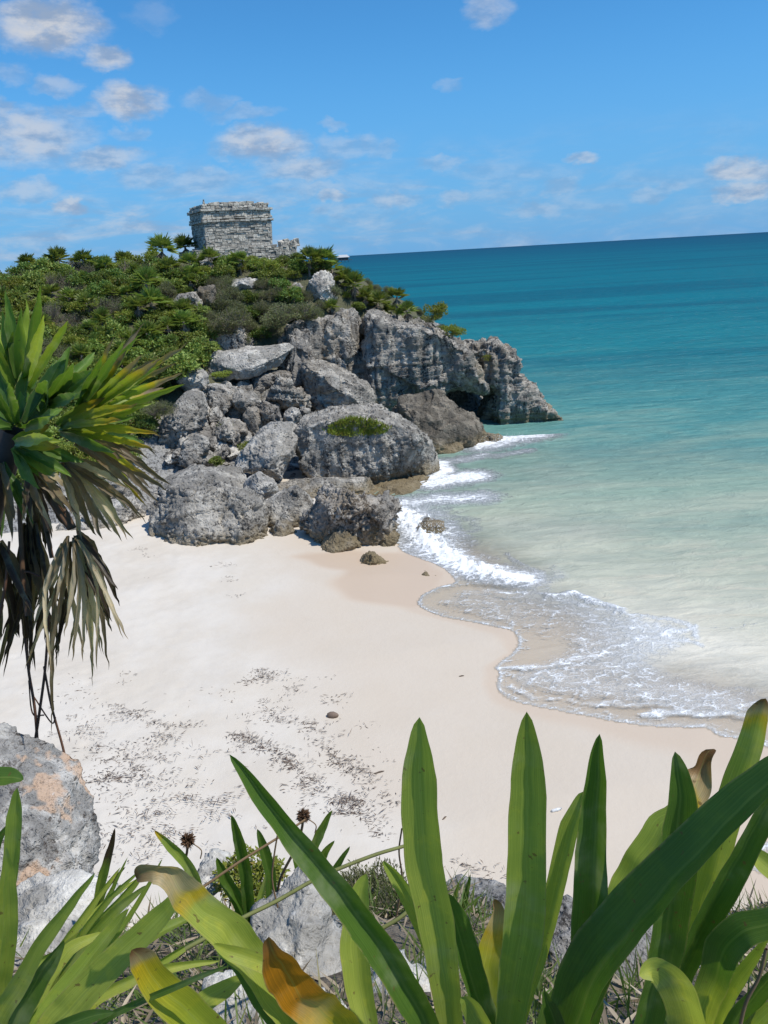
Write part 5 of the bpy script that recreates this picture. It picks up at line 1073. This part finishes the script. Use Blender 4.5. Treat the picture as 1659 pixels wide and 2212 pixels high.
pfan(62, 1090, -78, -101, 20, 330, 11, ['dark', 'dark', 'dead'], 14, 3.65, lenv=.14, dy=.12, curl=.03).__setitem__('label', 'blackish dead frond hanging straight down')
pfan(70, 1010, -76, -98, 8, 220, 15, ['dark'], 19, 3.7, dy=.15)
pfan(-10, 1150, -60, -110, 9, 200, 16, ['dark', 'dead'], 16, 3.6)
for k, (pts, w) in enumerate([([(85, 1040), (115, 1085), (153, 1142)], 12), ([(100, 1050), (135, 1095), (160, 1140)], 9), ([(60, 990), (90, 1100), (112, 1205)], 8), ([(40, 1060), (50, 1250), (60, 1330)], 10)]):
    V, f = ptube(pts, 3.6, 3.5, w); mesh_obj('petiole', V-L0, f, DRYB, root)
for pts, w in [([(55, 1380), (62, 1450), (75, 1530), (82, 1618)], 6), ([(105, 1330), (98, 1440), (85, 1540), (76, 1600)], 6), ([(95, 1440), (110, 1520), (132, 1600), (140, 1632)], 5), ([(62, 1470), (70, 1540), (95, 1545)], 3), ([(70, 1500), (110, 1560), (120, 1550)], 3), ([(20, 1170), (12, 1260), (-5, 1350)], 6), ([(45, 1240), (60, 1235), (85, 1245)], 4)]:
    V, f = ptube(pts, 3.55, 3.55, w); mesh_obj('hanging_stalk', V-L0, f, ROOTM, root)
cr = at(30, 930, 3.62); tp = smooth_line([L0+[0, 0, -.1], L0+(cr-L0)*[.12, .5, .5], L0+(cr-L0)*[.55, .9, .86], cr], 7)
V, f = tube(tp, np.linspace(.085, .06, len(tp)), 12); mesh_obj('trunk', V-L0, f, plain('palm trunk', (.06, .045, .035)), root)

# ------------------------------------------------------------------ things on the beach
def bz(px, py):
    px = np.atleast_1d(px); py = np.atleast_1d(py); D_ = RT[None]*((px-829.5)/F)[:, None]-UP[None]*((py-1106)/F)[:, None]+FW[None]; z = np.full(len(px), .4)
    for _ in range(6): Q = O+D_*((z-EYE)/D_[:, 2])[:, None]; z = beach_h(Q[:, 0], Q[:, 1])
    Q[:, 2] = z; return Q if len(Q) > 1 else Q[0]
wl = [([(498, 1581), (587, 1620), (636, 1659), (708, 1714), (775, 1742), (819, 1813)], 720, 11), ([(575, 1504), (598, 1553), (670, 1565), (692, 1609), (775, 1670), (830, 1719), (863, 1742)], 420, 11), ([(232, 1520), (288, 1545), (343, 1565), (420, 1570)], 190, 7), ([(365, 1575), (332, 1614), (310, 1642)], 90, 6), ([(432, 1625), (420, 1670), (420, 1736)], 80, 8),
      ([(387, 1714), (415, 1736)], 40, 4), ([(553, 1440), (564, 1465), (515, 1481)], 150, 7), ([(564, 1465), (603, 1451)], 40, 3), ([(703, 1459), (719, 1504), (735, 1520)], 24, 4), ([(280, 1171), (326, 1215), (322, 1240), (290, 1268)], 46, 3), ([(485, 1215), (480, 1235), (494, 1254), (514, 1288)], 40, 3), ([(640, 1440), (625, 1500), (612, 1545)], 50, 8),
      ([(840, 1720), (900, 1790), (960, 1850), (1090, 1890)], 80, 10), ([(500, 1585), (560, 1605), (620, 1650), (700, 1740), (760, 1760)], 200, 14), ([(690, 1600), (720, 1640), (800, 1690)], 90, 10), ([(780, 1540), (800, 1600), (830, 1640)], 24, 6)]
wc = [(221, 1625, 40, 34, 480), (260, 1690, 60, 26, 420), (299, 1681, 45, 16, 240), (166, 1492, 45, 22, 120), (190, 1560, 50, 40, 160), (215, 1720, 45, 50, 220), (465, 1736, 18, 10, 90), (481, 1764, 12, 8, 40), (310, 1802, 55, 26, 260), (332, 1835, 40, 20, 160), (221, 1841, 40, 26, 180), (330, 1745, 34, 10, 100), (443, 1490, 12, 5, 40), (490, 1503, 12, 8, 50), (300, 1660, 140, 100, 420), (420, 1700, 160, 90, 260), (700, 1560, 40, 30, 50), (660, 1520, 60, 40, 40), (800, 1720, 40, 50, 60), (560, 1640, 110, 60, 90)]
r = np.random.default_rng(9); PT = []
for L, c_, sp_ in wl:
    Ls_ = smooth_line(L, 10); seg = np.concatenate([[0], np.cumsum(np.hypot(*np.diff(Ls_, axis=0).T))]); u = r.random(c_)*seg[-1]; j = np.stack([np.interp(u, seg, Ls_[:, 0]), np.interp(u, seg, Ls_[:, 1])], 1)
    PT.append(j+r.normal(size=(c_, 2))*[sp_*.42, sp_*.26]+np.stack([6*np.sin(u*.07), 3*np.cos(u*.05)], 1)*.7)
for a, b_, sx, sy, c_ in wc: PT.append(np.array([a, b_])+r.normal(size=(int(c_*.5), 2))*[sx, sy])
PT = np.vstack(PT)[::5]; B = bz(PT[:, 0], PT[:, 1]); rep = np.minimum(r.geometric(.16, len(B)), 22); cz = np.repeat(np.sqrt(rep), rep)[:, None]
B = np.repeat(B, rep, 0); B = B+r.normal(size=B.shape)*[.060, .022, 0]*cz; B[:, 2] += .008+r.random(len(B))*.02; n_ = len(B)
D = r.normal(size=(n_, 3))*[1, .5, .10]; V, f = leaves(B, D, r.normal(size=(n_, 3))*.35+[0, 0, 1], r.uniform(.03, .15, n_)*np.where(r.random(n_) < .1, 1.9, 1), r.uniform(.006, .02, n_), .5)
m_, n = mat('dry seaweed'); g = n.new('ShaderNodeNewGeometry'); p = principled(n, **{'Base Color': n.mix(g.outputs['Random Per Island'], (.045, .028, .022), (.17, .115, .085)), 'Roughness': .9}); n.l.new(p.outputs[0], n.out.inputs[0])
o = mesh_obj('seaweed', V, f, m_, loc=B.mean(0), smooth=False); tag(o, 'dark dry seaweed strewn in lines and patches over the sand', 'seaweed', kind='stuff')
def lathe(prof, nn=14):
    a = np.linspace(0, 2*np.pi, nn+1)[:-1]; V = np.array([(rr*math.cos(t), rr*math.sin(t), z) for rr, z in prof for t in a]); idx = np.arange(len(prof)*nn).reshape(len(prof), nn)
    return V, np.stack([idx[:-1], np.roll(idx[:-1], -1, 1), np.roll(idx[1:], -1, 1), idx[1:]], -1).reshape(-1, 4)
q = bz(1202, 1752); bt = empty('plastic_bottle', (q[0], q[1], q[2]+.033)); bt.rotation_euler = (0, R_(84), R_(12)); tag(bt, 'small clear plastic bottle lying on the sand between the tall leaves', 'bottle')
m_, n = mat('clear plastic'); p = principled(n, **{'Base Color': (.85, .87, .88), 'Roughness': .12, 'Alpha': .55}); n.l.new(p.outputs[0], n.out.inputs[0])
V, f = lathe([(.001, -.10), (.028, -.10), (.033, -.09), (.031, -.05), (.033, -.04), (.031, 0), (.033, .03), (.026, .06), (.013, .085), (.012, .10), (.001, .10)]); mesh_obj('body', V, f, m_, bt)
V, f = lathe([(.001, .10), (.0155, .10), (.0155, .118), (.001, .12)]); mesh_obj('cap', V, f, WHT, bt)
q = bz(719, 1548); V, f = lathe([(.001, -.16), (.05, -.14), (.085, -.06), (.09, .02), (.07, .10), (.03, .15), (.001, .16)], 12)
V = V+.018*np.stack([perlin(V*9, 1), perlin(V*9, 2), perlin(V*9, 3)], 1); o = mesh_obj('coconut_husk', V, f, plain('husk', (.20, .14, .10))); o.location = (q[0], q[1], q[2]+.04); o.rotation_euler = (0, R_(88), R_(-8)); tag(o, 'brown husk half buried in the sand in the middle of the beach', 'coconut husk')
for lab, px, py, ln, rz in (('short straight brown stick on the sand left of the tall leaves', 819, 1669, .12, .1), ('tiny dark driftwood bit near the swash', 997, 1461, .07, -.2), ('small dark stick beside the tall left leaf', 960, 1768, .06, .4)):
    q = bz(px, py); s_ = np.linspace(-1, 1, 7); V, f = tube(np.stack([s_*ln, .02*np.sin(s_*2), .004*np.cos(s_*5)], 1), np.array([.004, .014, .016, .015, .016, .013, .004]), 7); o = mesh_obj('driftwood', V, f, plain('driftwood', (.12, .085, .06))); o.location = (q[0], q[1], q[2]+.015); o.rotation_euler = (0, 0, rz); tag(o, lab, 'stick')
# spray thrown up where the wave meets the rocks
r = np.random.default_rng(12); B = []
for px, py, Y, sx, sz, c_ in ((925, 1150, 30.0, .45, .28, 420), (880, 1130, 30.6, .35, .4, 320), (960, 1185, 28.6, .4, .10, 160), (985, 1030, 37.6, .7, .15, 200), (1080, 950, 45.0, .9, .2, 160)):
    c = at(px, py, Y); q = r.normal(size=(c_, 3))*[sx, .45, sz]; q[:, 2] = np.abs(q[:, 2]); B.append(np.array([c[0], c[1], .15])+q)
B = np.vstack(B); rad = r.uniform(.006, .022, len(B))*(1-.5*(B[:, 2] > .6)); OC = np.array([(1, 0, 0), (-1, 0, 0), (0, 1, 0), (0, -1, 0), (0, 0, 1), (0, 0, -1)]); OF = np.array([(0, 2, 4), (2, 1, 4), (1, 3, 4), (3, 0, 4), (2, 0, 5), (1, 2, 5), (3, 1, 5), (0, 3, 5)])
V = (B[:, None]+OC[None]*rad[:, None, None]).reshape(-1, 3); f = (np.arange(len(B))[:, None, None]*6+OF[None]).reshape(-1, 3)
m_, n = mat('white spray'); p = principled(n, **{'Base Color': (.86, .88, .89), 'Roughness': .5}); n.l.new(p.outputs[0], n.out.inputs[0])
o = mesh_obj('sea_spray', V, f, m_, loc=B.mean(0)); tag(o, 'white spray thrown up where the wave breaks against the rocks', 'spray', kind='stuff')
